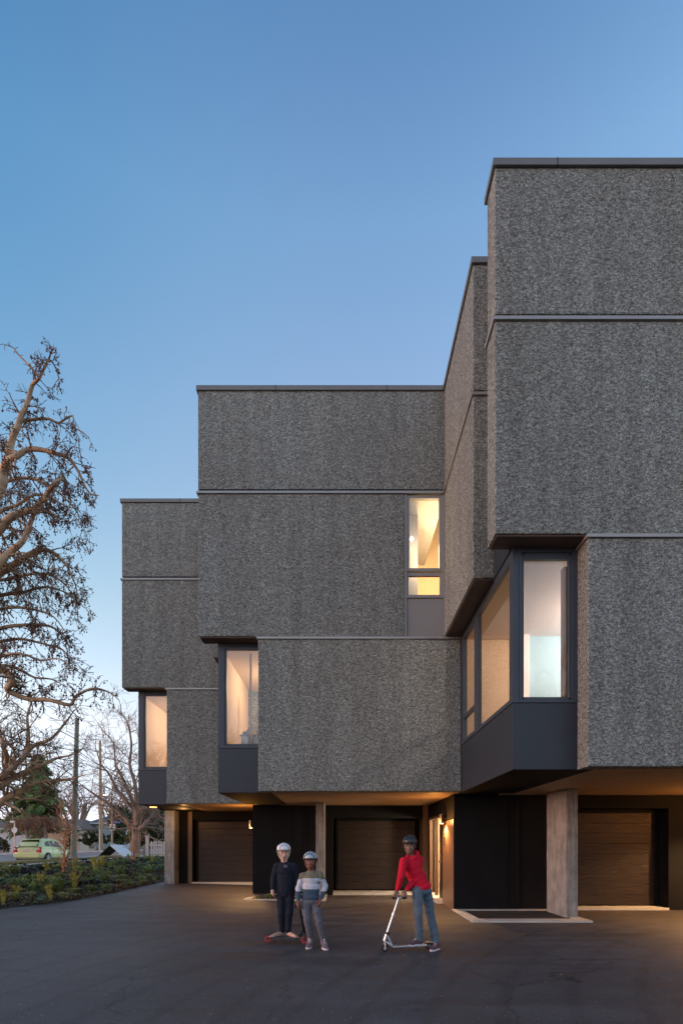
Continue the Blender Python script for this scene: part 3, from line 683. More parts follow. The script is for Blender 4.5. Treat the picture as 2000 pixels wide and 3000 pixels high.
# ------------------------------------------------------------------ bare trees
def rv(r=1.0): return Vector((R.uniform(-r, r), R.uniform(-r, r), R.uniform(-r, r)))
def tsides(r): return 9 if r > 0.12 else (6 if r > 0.05 else (4 if r > 0.02 else 3))
class Tree:
    lim = None
    def __init__(s): s.limb = MB(); s.twig = MB(); s.ball = MB(); s.n = 0
    def poly(s, pts, r0, r1):
        n = len(pts); rr = [r0 + (r1 - r0) * i / max(1, n - 1) for i in range(n)]
        (s.limb if r0 > 0.035 else s.twig).tube(pts, rr, tsides(r0), cap=False)
    def grow(s, p, d, L, r, lev, maxlev, gnarl=0.35, grav=0.0, nch=(3, 5), balls=0.0, rmin=0.006, ballr=0.02):
        if s.lim:
            q_ = p + d.normalized() * L; qx = 1000 + 1500 * q_.x / q_.y; qy = HOR - 1500 * (q_.z - EYE) / q_.y
            if qx > s.lim(qy): return
        n = 5 if lev < maxlev else 4
        pts = [p.copy()]; dirs = [d.normalized()]; cur = p.copy(); dd = d.normalized()
        for i in range(n):
            dd = (dd + rv(gnarl) * 0.5 + Vector((0, 0, grav * 0.2))).normalized()
            cur = cur + dd * (L / n); pts.append(cur.copy()); dirs.append(dd.copy())
        rend = max(rmin, r * (0.45 if lev < maxlev else 0.6))
        s.poly(pts, max(rmin, r), rend); s.n += 1
        if lev >= maxlev:
            if balls and R.random() < balls:
                for q in range(R.choice((1, 1, 2, 3))):
                    k = R.randint(1, n); b = pts[k] + Vector((R.uniform(-.02, .02), R.uniform(-.02, .02), -R.uniform(0.02, 0.10)))
                    s.twig.tube([pts[k], b], 0.004, 3, cap=False); s.ball.ell(b, ballr * R.uniform(0.8, 1.15), 5, 4)
            return
        for c in range(R.randint(*nch)):
            t = R.uniform(0.25, 1.0); k = min(n - 1, int(t * n)); f = t * n - k
            q = pts[k].lerp(pts[k + 1], f); base = dirs[k + 1]
            side = base.cross(rv()).normalized()
            nd = (base * R.uniform(0.35, 0.9) + side * R.uniform(0.5, 1.0) + Vector((0, 0, grav * 0.3))).normalized()
            s.grow(q, nd, L * R.uniform(0.45, 0.72), r * (1 - 0.5 * t) * R.uniform(0.45, 0.65), lev + 1, maxlev, gnarl, grav, nch, balls, rmin, ballr)
    def along(s, pts, r0, r1, spacing, L, lev, maxlev, **kw):
        """a guided limb with side growth all along it"""
        s.poly(pts, r0, r1)
        tot = 0
        for i in range(len(pts) - 1):
            a, b = pts[i], pts[i + 1]; seg = (b - a).length; k = max(1, int(seg / spacing + R.random()))
            for j in range(k):
                q = a.lerp(b, R.random()); base = (b - a).normalized(); side = base.cross(rv()).normalized()
                t = (i + 0.5) / len(pts)
                nd = (base * R.uniform(0.1, 0.8) + side + Vector((0, 0, kw.get('grav', 0) * 0.4))).normalized()
                s.grow(q, nd, L * R.uniform(0.5, 1.1) * (1 - 0.4 * t), max(0.012, (r0 + (r1 - r0) * t) * 0.38), lev, maxlev, **kw)
        e = pts[-1]; s.grow(e, (pts[-1] - pts[-2]), L * 0.6, r1, lev, maxlev, **kw)
def smooth_pts(pts, k=3):
    out = []
    n = len(pts)
    for i in range(n - 1):
        p0, p1, p2, p3 = pts[max(0, i - 1)], pts[i], pts[i + 1], pts[min(n - 1, i + 2)]
        for j in range(k):
            t = j / k
            out.append(0.5 * ((2 * p1) + (p2 - p0) * t + (2 * p0 - 5 * p1 + 4 * p2 - p3) * t * t + (3 * p1 - p0 - 3 * p2 + p3) * t ** 3))
    out.append(pts[-1]); return out
def PX(lst, Y, wob=0.0, slope=0.0):
    return smooth_pts([P(x, y, Y + slope * i + R.uniform(-wob, wob)) for i, (x, y) in enumerate(lst)])
def tree_thing(name, label, loc, T, mats, group=None):
    t = thing(name, label, 'tree', loc, group)
    tag(mk('limbs', T.limb, mats[0], t, smooth=True, fixn=False))
    tag(mk('twigs', T.twig, mats[1], t, fixn=False), kind='stuff')
    if T.ball.v: tag(mk('seed_balls', T.ball, 'ball', t, smooth=True, fixn=False), kind='stuff')
    return t
# the big plane tree: limbs reach in from a trunk outside the frame on the left
R.seed(11)
T = Tree(); YP = 18.5
T.lim = lambda y: 190 if y < 1190 else (255 if y < 1300 else (285 if y < 1950 else 365))
TB = Vector((-15.2, 19.5, 0.6))
def from_trunk(h, lst, Y, **k):
    pts = [TB + Vector((0.0, 0, h))] + [P(x, y, Y + R.uniform(-0.25, 0.25)) for x, y in lst]
    return smooth_pts(pts)
trunk = smooth_pts([TB + Vector(v) for v in ((0, 0, -0.3), (0.1, 0, 2.5), (-0.1, 0.1, 5.5), (0.1, 0, 8.5), (0.5, -0.2, 11), (0.6, -0.4, 13.0))], 4)
T.poly(trunk, 0.42, 0.16)
kw = dict(gnarl=0.62, grav=-0.25, nch=(3, 5), balls=0.85, rmin=0.0085, ballr=0.025)
A = from_trunk(10.5, [(-60, 1520), (0, 1432), (10, 1385), (24, 1347)], YP)
T.poly(A, 0.22, 0.15)
T.along(PX([(24, 1347), (36, 1285), (52, 1251), (62, 1218), (79, 1185), (95, 1128), (114, 1109), (129, 1080), (143, 1051)], YP, 0.15), 0.12, 0.035, 0.62, 0.75, 2, 4, **{**kw, 'balls': 0.35})
T.along(PX([(143, 1051), (157, 1066), (169, 1094), (174, 1128)], YP), 0.03, 0.012, 0.4, 0.45, 3, 4, **kw)
T.along(PX([(114, 1104), (86, 1070), (57, 1042), (38, 1018), (14, 1009)], YP, 0.1), 0.04, 0.012, 1.6, 0.3, 4, 4, **{**kw, 'balls': 0})
T.along(PX([(24, 1347), (48, 1337), (81, 1317), (119, 1317), (162, 1328), (200, 1342), (229, 1380), (248, 1423), (267, 1447), (290, 1451)], YP - 0.3, 0.15), 0.11, 0.014, 0.42, 1.15, 2, 4, **{**kw, 'grav': -0.5})
T.along(PX([(52, 1237), (105, 1228), (143, 1227), (171, 1239), (190, 1228), (214, 1218), (217, 1251), (243, 1266), (261, 1282)], YP + 0.3, 0.1), 0.055, 0.012, 0.75, 0.7, 3, 4, **{**kw, 'grav': -0.7})
D = from_trunk(8.8, [(-70, 1640), (0, 1551), (29, 1518), (67, 1501), (105, 1489), (138, 1447), (162, 1413), (186, 1399)], YP - 0.6)
T.along(D, 0.17, 0.05, 0.55, 1.15, 2, 4, **{**kw, 'grav': -0.5})
T.along(PX([(105, 1489), (143, 1501), (169, 1513)], YP - 0.6), 0.06, 0.02, 0.5, 0.8, 3, 4, **kw)
E = from_trunk(8.0, [(-70, 1720), (0, 1647), (29, 1618), (67, 1585), (90, 1532), (102, 1494)], YP - 0.9)
T.along(E, 0.16, 0.06, 0.6, 1.1, 2, 4, **kw)
F = from_trunk(7.4, [(-80, 1760), (0, 1680), (38, 1656), (81, 1628), (114, 1613), (143, 1613), (171, 1632), (195, 1656), (215, 1700)], YP + 0.4)
T.along(F, 0.16, 0.03, 0.42, 1.35, 2, 4, **{**kw, 'grav': -0.5})
H = from_trunk(5.6, [(-90, 1880), (0, 1842), (62, 1832), (133, 1832), (171, 1850), (200, 1890)], YP + 0.5)
T.along(H, 0.10, 0.02, 0.40, 1.2, 2, 4, **{**kw, 'grav': -0.5})
H2 = from_trunk(7.0, [(-90, 1780), (0, 1745), (70, 1735), (130, 1720), (190, 1735), (235, 1770)], YP + 1.2)
T.along(H2, 0.10, 0.015, 0.40, 1.1, 2, 4, **{**kw, 'grav': -0.5})
H3 = from_trunk(9.0, [(-60, 1470), (0, 1420), (60, 1400), (120, 1410), (180, 1450), (225, 1500), (250, 1560)], YP + 0.9)
T.along(H3, 0.09, 0.015, 0.42, 1.0, 2, 4, **{**kw, 'grav': -0.4})
G = from_trunk(4.2, [(-60, 1990), (0, 1961), (24, 1975), (36, 1999), (21, 2018), (38, 2032), (86, 2049), (143, 2051), (205, 2066), (221, 2042), (267, 2018), (305, 2023), (333, 2037), (350, 2054)], YP - 1.0)
T.along(G, 0.15, 0.012, 0.60, 0.8, 3, 4, **{**kw, 'grav': -0.1})
for hh, lst in ((5.0, [(-90, 1900), (0, 1880), (60, 1872), (120, 1885), (175, 1900), (215, 1935)]), (6.4, [(-90, 1820), (0, 1785), (60, 1780), (115, 1790), (160, 1810), (190, 1850)]), (4.8, [(-90, 1960), (0, 1950), (50, 1958), (100, 1985), (150, 1990), (190, 2010)]), (6.8, [(-80, 1700), (0, 1700), (50, 1690), (110, 1680), (160, 1690), (205, 1730), (225, 1780)]), (8.4, [(-60, 1560), (0, 1500), (50, 1480), (100, 1450), (150, 1460), (200, 1490), (240, 1540)])):
    q_ = from_trunk(hh, lst, YP + R.uniform(-1.2, 1.2)); T.along(q_, 0.085, 0.014, 0.44, 1.05, 2, 4, **{**kw, 'grav': -0.35, 'nch': (3, 4)})
H4 = from_trunk(4.6, [(-60, 1950), (0, 1925), (60, 1915), (120, 1935), (170, 1930), (215, 1960)], YP - 0.4)
T.along(H4, 0.08, 0.012, 0.38, 1.0, 3, 4, **{**kw, 'grav': -0.2})
tree_thing('plane_tree', 'tall leafless plane tree hung with brown seed balls at the left edge', TB, T, ['bark_pale', 'twig'])
# lower tree behind it with thick spreading limbs
R.seed(5)
T = Tree(); YQ = 27.0; TB = Vector((-20.6, 27.5, 0.5)); kw = dict(gnarl=0.5, grav=0.15, nch=(3, 5), rmin=0.011)
T.poly(smooth_pts([TB + Vector(v) for v in ((0, 0, -0.3), (0.05, 0, 1.5), (0.2, 0, 2.6))], 4), 0.5, 0.42)
for h, lst, r0, r1 in ((2.4, [(-60, 2375), (0, 2353), (26, 2337), (64, 2315), (112, 2292), (165, 2288), (215, 2282)], 0.30, 0.05),
                       (2.6, [(-50, 2330), (0, 2305), (38, 2280), (96, 2254), (128, 2241), (166, 2222), (205, 2215)], 0.26, 0.04),
                       (2.6, [(-50, 2310), (10, 2273), (48, 2240), (77, 2209), (83, 2146), (80, 2100), (95, 2050)], 0.22, 0.04),
                       (2.6, [(-60, 2290), (10, 2273), (22, 2229), (10, 2190), (6, 2171), (-5, 2120)], 0.22, 0.06),
                       (2.6, [(60, 2225), (100, 2185), (150, 2165), (190, 2120), (215, 2085)], 0.12, 0.03)):
    pts = ([TB + Vector((0.2, 0, h))] if lst[0][0] < 0 else []) + [P(x, y, YQ + R.uniform(-.4, .4)) for x, y in lst]
    T.along(smooth_pts(pts), r0, r1, 0.75, 2.1, 2, 4, **kw)
tree_thing('bare_tree', 'spreading leafless tree with thick low limbs behind the parked green car', TB, T, ['bark_pale', 'twig'])
# bare tree beside the picket fence
R.seed(21)
T = Tree(); YR = 42.0; TB = P(396, 2499, YR); kw = dict(gnarl=0.4, grav=0.15, nch=(3, 5), rmin=0.012)
T.poly(PX([(394, 2503), (396, 2480), (400, 2450), (399, 2425)], YR), 0.40, 0.33)
for lst, r0, r1 in (([(399, 2436), (383, 2417), (351, 2382), (315, 2355), (271, 2324), (236, 2299)], 0.25, 0.04),
                    ([(399, 2425), (392, 2369), (367, 2347), (340, 2310), (319, 2267), (296, 2240), (280, 2190)], 0.20, 0.03),
                    ([(399, 2420), (395, 2370), (372, 2310), (350, 2262), (338, 2241), (332, 2178), (300, 2140)], 0.18, 0.03),
                    ([(400, 2420), (400, 2360), (396, 2300), (380, 2240), (385, 2180), (370, 2110), (340, 2080)], 0.2, 0.03),
                    ([(399, 2430), (415, 2426), (435, 2400), (446, 2385), (465, 2350), (470, 2300)], 0.22, 0.05),
                    ([(402, 2400), (415, 2340), (410, 2280), (420, 2220), (405, 2160)], 0.15, 0.03)):
    T.along(PX(lst, YR, 0.6), r0, r1, 0.95, 3.2, 2, 4, **kw)
tree_thing('bare_tree', 'leafless grey tree with a short thick trunk beside the picket fence', TB, T, ['bark_far', 'twig_far'])
# generic bare trees for the row beyond the crossing and those across the drive (seen in the glass)
def generic_tree(seed, H, mats, label, loc, lv=5, group=None, gn=0.45):
    R.seed(seed); T = Tree(); b = Vector(loc)
    T.poly(smooth_pts([b + Vector((0, 0, -0.2)), b + Vector((0.1, 0, H * 0.12)), b + Vector((0, 0.1, H * 0.22))], 3), H * 0.034, H * 0.026)
    for i in range(5):
        a = i * 1.257 + R.uniform(-.3, .3); d = Vector((math.cos(a) * 0.6, math.sin(a) * 0.6, R.uniform(0.7, 1.3)))
        T.grow(b + Vector((0, 0.1, H * 0.21)), d, H * 0.36, H * 0.018, 1, lv, gn, 0.3, (3, 4), 0, 0.010 if H < 9 else 0.013)
    return tree_thing('bare_tree', label, loc, T, mats, group)
far_label = 'hazy leafless tree beyond the crossing'
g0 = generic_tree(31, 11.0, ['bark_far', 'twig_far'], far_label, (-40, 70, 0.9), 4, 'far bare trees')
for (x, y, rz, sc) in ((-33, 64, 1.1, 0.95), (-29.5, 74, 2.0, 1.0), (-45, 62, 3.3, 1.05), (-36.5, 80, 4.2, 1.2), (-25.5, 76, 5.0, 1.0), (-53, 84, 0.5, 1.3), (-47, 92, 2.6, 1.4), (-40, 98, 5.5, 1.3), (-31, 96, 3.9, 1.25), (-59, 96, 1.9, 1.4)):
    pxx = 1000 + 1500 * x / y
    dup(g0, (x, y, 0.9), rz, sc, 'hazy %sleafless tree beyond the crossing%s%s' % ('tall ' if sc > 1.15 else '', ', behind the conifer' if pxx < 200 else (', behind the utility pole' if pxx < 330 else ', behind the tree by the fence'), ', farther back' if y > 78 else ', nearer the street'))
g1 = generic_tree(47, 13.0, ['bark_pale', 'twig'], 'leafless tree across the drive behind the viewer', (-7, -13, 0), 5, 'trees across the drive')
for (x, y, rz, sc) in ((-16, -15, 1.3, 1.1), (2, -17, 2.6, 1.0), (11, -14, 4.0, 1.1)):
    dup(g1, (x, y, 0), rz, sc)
# ------------------------------------------------------------------ leafy trees and hedges
def leaf_quad(mb, c, size, nrm=None, stretch=1.6):
    n = (nrm + rv(0.7)).normalized() if nrm is not None else rv().normalized()
    u = n.cross(rv()).normalized(); v = n.cross(u)
    u *= size * 0.5 * stretch; v *= size * 0.5
    b = len(mb.v)
    for q in (c - u, c + v * 0.9, c + u, c - v * 0.9): mb.v.append((q.x, q.y, q.z))
    mb.f.append((b, b + 1, b + 2, b + 3)); mb.mi.append(0)
def blobleaf(mb, c, r, n, size, clump=0.35):
    c = Vector(c); k = max(4, n // 40)
    centres = []
    for i in range(k):
        d = rv().normalized(); rr = R.uniform(0.45, 1.0) ** 0.6
        centres.append((c + Vector((d.x * r[0] * rr, d.y * r[1] * rr, d.z * r[2] * rr)), d))
    for i in range(n):
        q, d = R.choice(centres)
        o = rv().normalized() * R.uniform(0, 1) ** 0.5 * clump * (r[0] + r[2]) * 0.35
        leaf_quad(mb, q + o, size * R.uniform(0.6, 1.3), d)
R.seed(3)
t = thing('conifer', 'dark green conifer rising behind the parked car', 'tree', (-31.5, 53.5, 0.6))
cx, cy = -31.6, 53.5; base = 0.6
mk('trunk', MB().tube([(cx, cy, base), (cx, cy, base + 10)], [0.35, 0.05], 8), 'bark_far', t)
mb = MB(); br = MB()
for i in range(190):
    f = (i / 190) ** 0.8; z = base + 2.2 + f * 8.0; L = (1 - f) ** 0.75 * 3.4 + 0.25; L *= R.uniform(0.7, 1.12)
    a = R.uniform(0, 6.283); d = Vector((math.cos(a), math.sin(a), 0))
    p0 = Vector((cx, cy, z)); p1 = p0 + d * L * 0.6 + Vector((0, 0, 0.05)); p2 = p0 + d * L + Vector((0, 0, -0.25 * L))
    br.tube([p0, p1, p2], [0.05, 0.03, 0.012], 3, cap=False)
    for k in range(int(30 + 34 * L)):
        s_ = R.uniform(0.15, 1.0); q = (p0.lerp(p1, s_ * 1.6) if s_ < 0.6 else p1.lerp(p2, (s_ - 0.6) / 0.4))
        q = q + Vector((R.uniform(-.25, .25), R.uniform(-.25, .25), R.uniform(-0.30, 0.05)))
        leaf_quad(mb, q, R.uniform(0.10, 0.24), Vector((d.x, d.y, 0.8)), 2.2)
mk('branches', br, 'bark_far', t, fixn=False); tag(mk('needles', mb, 'conifer', t, fixn=False), kind='stuff')
# brown twiggy weeping shrub in front of it
R.seed(8)
c0 = P(118, 2478, 47); t = thing('weeping_shrub', 'tangled brown leafless weeping tree in front of the conifer', 'shrub', c0)
tw = MB(); lb = MB()
for (px, h) in ((78, 2.0), (132, 2.1)):
    b = P(px, 2484, 47); lb.tube([b, b + Vector((0.1, 0, 1.0)), b + Vector((-0.1, 0, h))], [0.22, 0.17, 0.12], 7)
    for i in range(260):
        a = R.uniform(0, 6.283); L = R.uniform(0.6, 2.2); d = Vector((math.cos(a), math.sin(a), 0)); top = b + Vector((0, 0, h * R.uniform(0.85, 1.25)))
        tw.tube([top, top + d * L * 0.5 + Vector((0, 0, 0.35 * R.random())), top + d * L + Vector((R.uniform(-.2, .2), 0, R.uniform(-0.6, 0.5))), top + d * (L + 0.15) + Vector((R.uniform(-.3, .3), 0, R.uniform(-0.9, 0.5)))], [0.022, 0.015, 0.012, 0.008], 3, cap=False)
mk('stems', lb, 'bark_far', t, smooth=True); tag(mk('twigs', tw, plain('brown_twigs', (0.27, 0.14, 0.085), 0.9, var=0.3), t, fixn=False), kind='stuff')
def leafy(name, label, cat, loc, blobs, mat, size, trunk=None):
    t = thing(name, label, cat, loc); mb = MB()
    for c, r, n in blobs: blobleaf(mb, c, r, n, size)
    tag(mk('foliage', mb, mat, t, fixn=False), kind='stuff')
    st = MB(); x, y, z = loc
    for k in range(4): st.tube([(x + 0.1 * k - 0.15, y, z - 0.1), (x + 0.3 * k - 0.45, y + 0.1, z + (trunk or 0.5))], [0.06, 0.03], 5)
    mk('stems', st, 'bark_far', t)
    return t
R.seed(4)
c0 = P(440, 2486, 46)
leafy('evergreen_tree', 'dark evergreen tree with glossy leaves behind the picket fence', 'tree', c0, [(P(440, 2415, 46), (1.6, 1.4, 1.5), 4200), (P(475, 2430, 46.5), (1.6, 1.3, 1.3), 2600), (P(462, 2380, 47), (1.0, 1, 0.8), 1400), (P(420, 2450, 46), (1.0, 1, 0.9), 1200), (P(500, 2410, 47), (1.6, 1.2, 1.4), 1500)], 'evergreen', 0.17, 1.5)
c0 = P(352, 2482, 55)
leafy('evergreen_tree', 'dark evergreen mass behind the blue street name sign', 'tree', c0, [(P(352, 2400, 55), (1.3, 1.3, 1.4), 2600), (P(366, 2440, 55), (1.4, 1.3, 1.2), 2200), (P(345, 2452, 54.5), (1.0, 1.3, 1.0), 1300)], 'evergreen', 0.17, 1.0)
leafy('clipped_hedge', 'rounded olive hedge at the left edge behind the parked car', 'hedge', P(5, 2502, 50), [(P(0, 2478, 50.5), (0.95, 0.8, 0.75), 2400), (P(-45, 2475, 50.5), (1.3, 0.8, 0.85), 1300)], 'hedge', 0.11)
leafy('hedge', 'green and rusty hedge in front of the grey-blue house', 'hedge', P(268, 2484, 55), [(P(255, 2458, 55), (0.8, 0.7, 0.75), 1500), (P(285, 2455, 55.3), (0.9, 0.7, 0.7), 1500), (P(308, 2460, 55), (0.6, 0.6, 0.5), 700)], 'hedge', 0.12)
leafy('hedge', 'low dark bush beside the beige house', 'hedge', P(200, 2487, 54), [(P(205, 2470, 54), (0.7, 0.6, 0.45), 800)], 'evergreen', 0.12)
# far woodland closing the horizon
R.seed(77)
mb = MB()
for i in range(60):
    x = -115 + i * 2.6 + R.uniform(-1, 1); y = 112 + R.uniform(-4, 8); h = R.uniform(3.0, 5.5)
    blobleaf(mb, (x, y, 1.2 + h * 0.5), (2.6, 2.0, h * 0.6), 330, 0.75)
tag(mk('woodland', mb, leafm('far_woodland', (0.10, 0.085, 0.06), (0.2, 0.16, 0.12), 0.2), fixn=False), 'brownish winter woodland closing the view beyond the houses', 'woodland', kind='stuff')
# ------------------------------------------------------------------ saplings, bed plants
M['stem'] = plain('orange_lit_bark', (0.42, 0.20, 0.10), 0.6, var=0.35, scale=6)  # orange light falling on the saplings is put into the bark colour
def sapling(lst, Y, label, r, top, seed):
    R.seed(seed); b = P(*lst[0], Y); t = thing('sapling', label, 'tree', b); T = Tree()
    for k in range(4):
        off = Vector((R.uniform(-.08, .08), R.uniform(-.05, .05), 0)); pts = [P(x, y, Y) + off * (1 + 1.1 * i) for i, (x, y) in enumerate(lst)]
        T.along(smooth_pts(pts), r, 0.008, 0.35, top, 3, 4, gnarl=0.3, grav=0.5, nch=(2, 4), rmin=0.004)
    mb = T.limb; o = len(mb.v); mb.v += T.twig.v; mb.f += [tuple(i + o for i in f) for f in T.twig.f]; mb.mi += T.twig.mi
    mk('stems', mb, 'stem', t, smooth=True, fixn=False); return t
sapling([(184, 2556), (186, 2505), (189, 2450), (184, 2412), (176, 2378)], 15.2, 'young multi-stemmed sapling with orange-lit bark colour in the bed below the parked car', 0.020, 0.55, 12)
sapling([(392, 2520), (395, 2480), (397, 2440), (396, 2415)], 25.0, 'young sapling in orange-lit colour in front of the thick tree trunk', 0.025, 0.7, 13)
def blades(mb, c, n, h, w, spread, droop, jit=0.3):
    for i in range(n):
        a = R.uniform(0, 6.283); hh = h * R.uniform(0.55, 1.1); d = Vector((math.cos(a), math.sin(a), 0)); s_ = spread * R.uniform(0.2, 1.0)
        side = Vector((-d.y, d.x, 0)) * w * 0.5
        p0 = c + d * 0.03; p1 = c + d * s_ * 0.45 + Vector((0, 0, hh * 0.75)); p2 = c + d * s_ + Vector((0, 0, hh * (1 - droop * R.uniform(0.4, 1.0))))
        b = len(mb.v)
        for q in (p0 - side, p0 + side, p1 + side, p1 - side, p2): mb.v.append((q.x, q.y, q.z))
        mb.f += [(b, b + 1, b + 2, b + 3), (b + 3, b + 2, b + 4)]; mb.mi += [0, 0]
KINDS = [
 ('grass_clump', 'arching dark green grass clump', 'strap', lambda mb, c: blades(mb, c, 95, 0.36, 0.016, 0.30, 0.55), 'green strap leaf clumps in the bed'),
 ('spiky_grass', 'upright yellow green bladed clump', 'yellow', lambda mb, c: blades(mb, c, 60, 0.44, 0.017, 0.16, 0.12), 'yellow green upright clumps in the bed'),
 ('feathery_plant', 'pale green feathery mound', 'feather', lambda mb, c: (blades(mb, c, 190, 0.22, 0.010, 0.24, 0.4)), 'feathery green mounds in the bed'),
 ('dark_shrub', 'purple black leafy mound', 'purple', lambda mb, c: blobleaf(mb, c + Vector((0, 0, 0.14)), (0.24, 0.24, 0.14), 420, 0.034), 'purple black mounds in the bed'),
 ('rusty_shrub', 'rust brown leafy mound', 'rust', lambda mb, c: blobleaf(mb, c + Vector((0, 0, 0.11)), (0.26, 0.26, 0.10), 330, 0.036), 'rusty mounds in the bed'),
 ('leafy_plant', 'blue green leafy plant', 'teal', lambda mb, c: blobleaf(mb, c + Vector((0, 0, 0.11)), (0.24, 0.24, 0.11), 330, 0.042), 'blue green leafy plants in the bed'),
]
R.seed(99); protos = []
for nm, lab, mat, fn, grp in KINDS:
    vs = []
    for k in range(2):
        mb = MB(); fn(mb, Vector((0, 0, 0))); me = bpy.data.meshes.new(nm); me.from_pydata(mb.v, [], mb.f); me.materials.append(M[mat]); me.update(); vs.append(me)
    protos.append((nm, lab, vs, grp))
cnt = 0; used = []
tries = 0
while cnt < 285 and tries < 9000:
    tries += 1
    u = 0.20 + 0.78 * R.random() ** 1.0; v = R.uniform(0.03, 0.97); p = bed_pt(u, v)
    px = 1000 + p.x * FPX / p.y
    if px < -60 or px > 520 or p.y > 31: continue
    dmin = 0.30 + 0.004 * p.y
    if any((p - q).length < dmin for q in used): continue
    used.append(p)
    wts = [0.26, 0.12, 0.25, 0.11, 0.13, 0.13]
    k = R.choices(range(6), wts)[0]
    if v > 0.85 and R.random() < 0.5: k = 3
    nm, lab, vs, grp = protos[k]
    o = bpy.data.objects.new(nm, R.choice(vs)); COL.objects.link(o); o.location = p - Vector((0, 0, 0.015))
    s_ = R.uniform(0.95, 1.6) * (0.75 if v < 0.1 else 1.0) * (0.72 if v > 0.8 else 1.0); zs = s_ * R.uniform(0.6, 0.9); o.scale = (s_ * 1.15, s_ * 1.15, zs); o.rotation_euler = (0, 0, R.uniform(0, 6.28))
    size = 'small ' if s_ < 1.05 else ('large ' if s_ > 1.35 else '')
    row = ' at the driveway edge' if v < 0.2 else (' low in the bed' if v < 0.5 else (' high in the bed' if v < 0.8 else ' by the pale kerb'))
    side = ', far left' if px < 60 else (', below the car' if px < 130 else (', left of the sapling' if px < 184 else (', right of the sapling' if px < 250 else (', below the folding board' if px < 350 else ', near the column'))))
    tag(o, size + lab + row + side, 'plant', grp); cnt += 1
# loose leaves and low cover over the mulch
mb = MB()
for i in range(22000):
    p = bed_pt(0.18 + 0.8 * R.random(), R.uniform(0.005, 0.99))
    if p.y > 31: continue
    leaf_quad(mb, p + Vector((0, 0, R.uniform(0.01, 0.11))), R.uniform(0.03, 0.07), Vector((0, 0, 1)))
o = mk('ground_cover', mb, leafm('bed_litter', (0.06, 0.06, 0.025), (0.20, 0.15, 0.07), 6), fixn=False)
tag(o, 'fallen leaves and low green cover between the plants of the bed', 'ground cover', kind='stuff')
mb = MB()
for i in range(9000):
    y = 12 + 21 * R.random(); x = kx0(y) - 0.02 - R.random() ** 1.5 * 3.0
    blades(mb, Vector((x, y, vz(x, y))), 1, 0.06, 0.02, 0.05, 0.3)
tag(mk('grass', mb, 'lawn', fixn=False), 'short patchy grass of the verge beside the kerb', 'grass', kind='stuff')
# grass in the left planter under the building
for i, (x, y) in enumerate(((-2.18, 13.25), (-1.85, 13.3), (-2.0, 13.6), (-1.5, 13.35), (-1.15, 13.3), (-0.85, 13.28))):
    nm, lab, vs, grp = protos[0 if i % 2 else 2]
    o = bpy.data.objects.new('grass_clump', vs[i % 2]); COL.objects.link(o); o.location = (x, y, 0.04); o.scale = (0.6, 0.6, 0.5)
    tag(o, 'small grass clump in the planter by the black wall', 'plant', 'grass clumps in the planter')

# a few dry leaves and bits of grit on the asphalt
R.seed(123); mb = MB()
for i in range(420):
    x, y = R.uniform(-7, 6), R.uniform(3.9, 14.5)
    if R.random() < 0.45:
        t_ = R.random(); p = bed_pt(0.3 + 0.5 * t_, 0.0); x, y = p.x + R.random() ** 2 * 1.3, p.y - R.random() ** 2 * 0.9
    leaf_quad(mb, Vector((x, y, drive_z(x, y) + 0.012)), R.uniform(0.012, 0.045), Vector((0, 0, 3)), 1.3)
tag(mk('fallen_leaves', mb, plain('dry_leaf', (0.20, 0.12, 0.06), 0.9, var=0.5, scale=3), fixn=False), 'dry leaves and grit scattered over the asphalt drive', 'leaves', kind='stuff')
# ------------------------------------------------------------------ poles, signs, fence, houses
M['pole'] = plain('weathered_pole', (0.24, 0.235, 0.19), 0.9, var=0.25, scale=3, bump=0.4)
M['pole2'] = plain('pale_wood_pole', (0.42, 0.29, 0.16), 0.9, var=0.2, scale=3)
def utility_pole(pts, r0, r1, label, mat, base):
    t = thing('utility_pole', label, 'pole', base)
    mk('pole', MB().tube(pts, [r0 + (r1 - r0) * i / (len(pts) - 1) for i in range(len(pts))], 14), mat, t, smooth=True)
    return t
p0, p1, p2 = P(215, 2520, 30), P(220, 2330, 30), P(226, 2104, 30)
t = utility_pole([p0, p1, p2], 0.18, 0.115, 'weathered grey wooden utility pole beside the parked green car', 'pole', p0)
a = P(224, 2202, 29.85)
mk('clamp', MB().box(a.x - 0.13, a.x + 0.13, a.y - 0.03, a.y + 0.2, a.z - 0.04, a.z + 0.04), 'black', t)
a = P(222, 2120, 29.85); mk('insulator', MB().ell((a.x + 0.16, a.y, a.z), 0.05), 'black', t); mk('insulator', MB().ell((a.x - 0.16, a.y, a.z), 0.05), 'black', t)
def wire(a, b, sag, r, label):
    pts = []
    for i in range(13):
        f = i / 12; q = a.lerp(b, f); pts.append(q + Vector((0, 0, -sag * 4 * f * (1 - f))))
    o = mk('overhead_wire', MB().tube(pts, r, 4, cap=False), 'black'); tag(o, label, 'wire')
wire(P(-150, 2105, 22), P(224, 2200, 30), 0.15, 0.022, 'thick dark cable running from the left down to the utility pole')
wire(P(224, 2198, 30), P(480, 2345, 50), 0.25, 0.020, 'thick dark cable running from the utility pole down to the right')
wire(P(224, 2203, 30), P(480, 2358, 50), 0.3, 0.014, 'thin cable just below the thick one on the right of the utility pole')
wire(P(222, 2110, 30), P(60, 2020, 20), 0.1, 0.012, 'thin wire rising to the left from the top of the utility pole')
p0, p1 = P(296, 2494, 52), P(293, 2170, 52)
t = utility_pole([p0, p1], 0.20, 0.12, 'pale wooden pole carrying a street light beyond the crossing', 'pole2', p0)
a = P(295, 2330, 51.8); b = P(307, 2327, 51.5)
mk('lamp_arm', MB().tube([a, a.lerp(b, 0.5) + Vector((0, 0, 0.1)), b], 0.025, 6), 'cap', t)
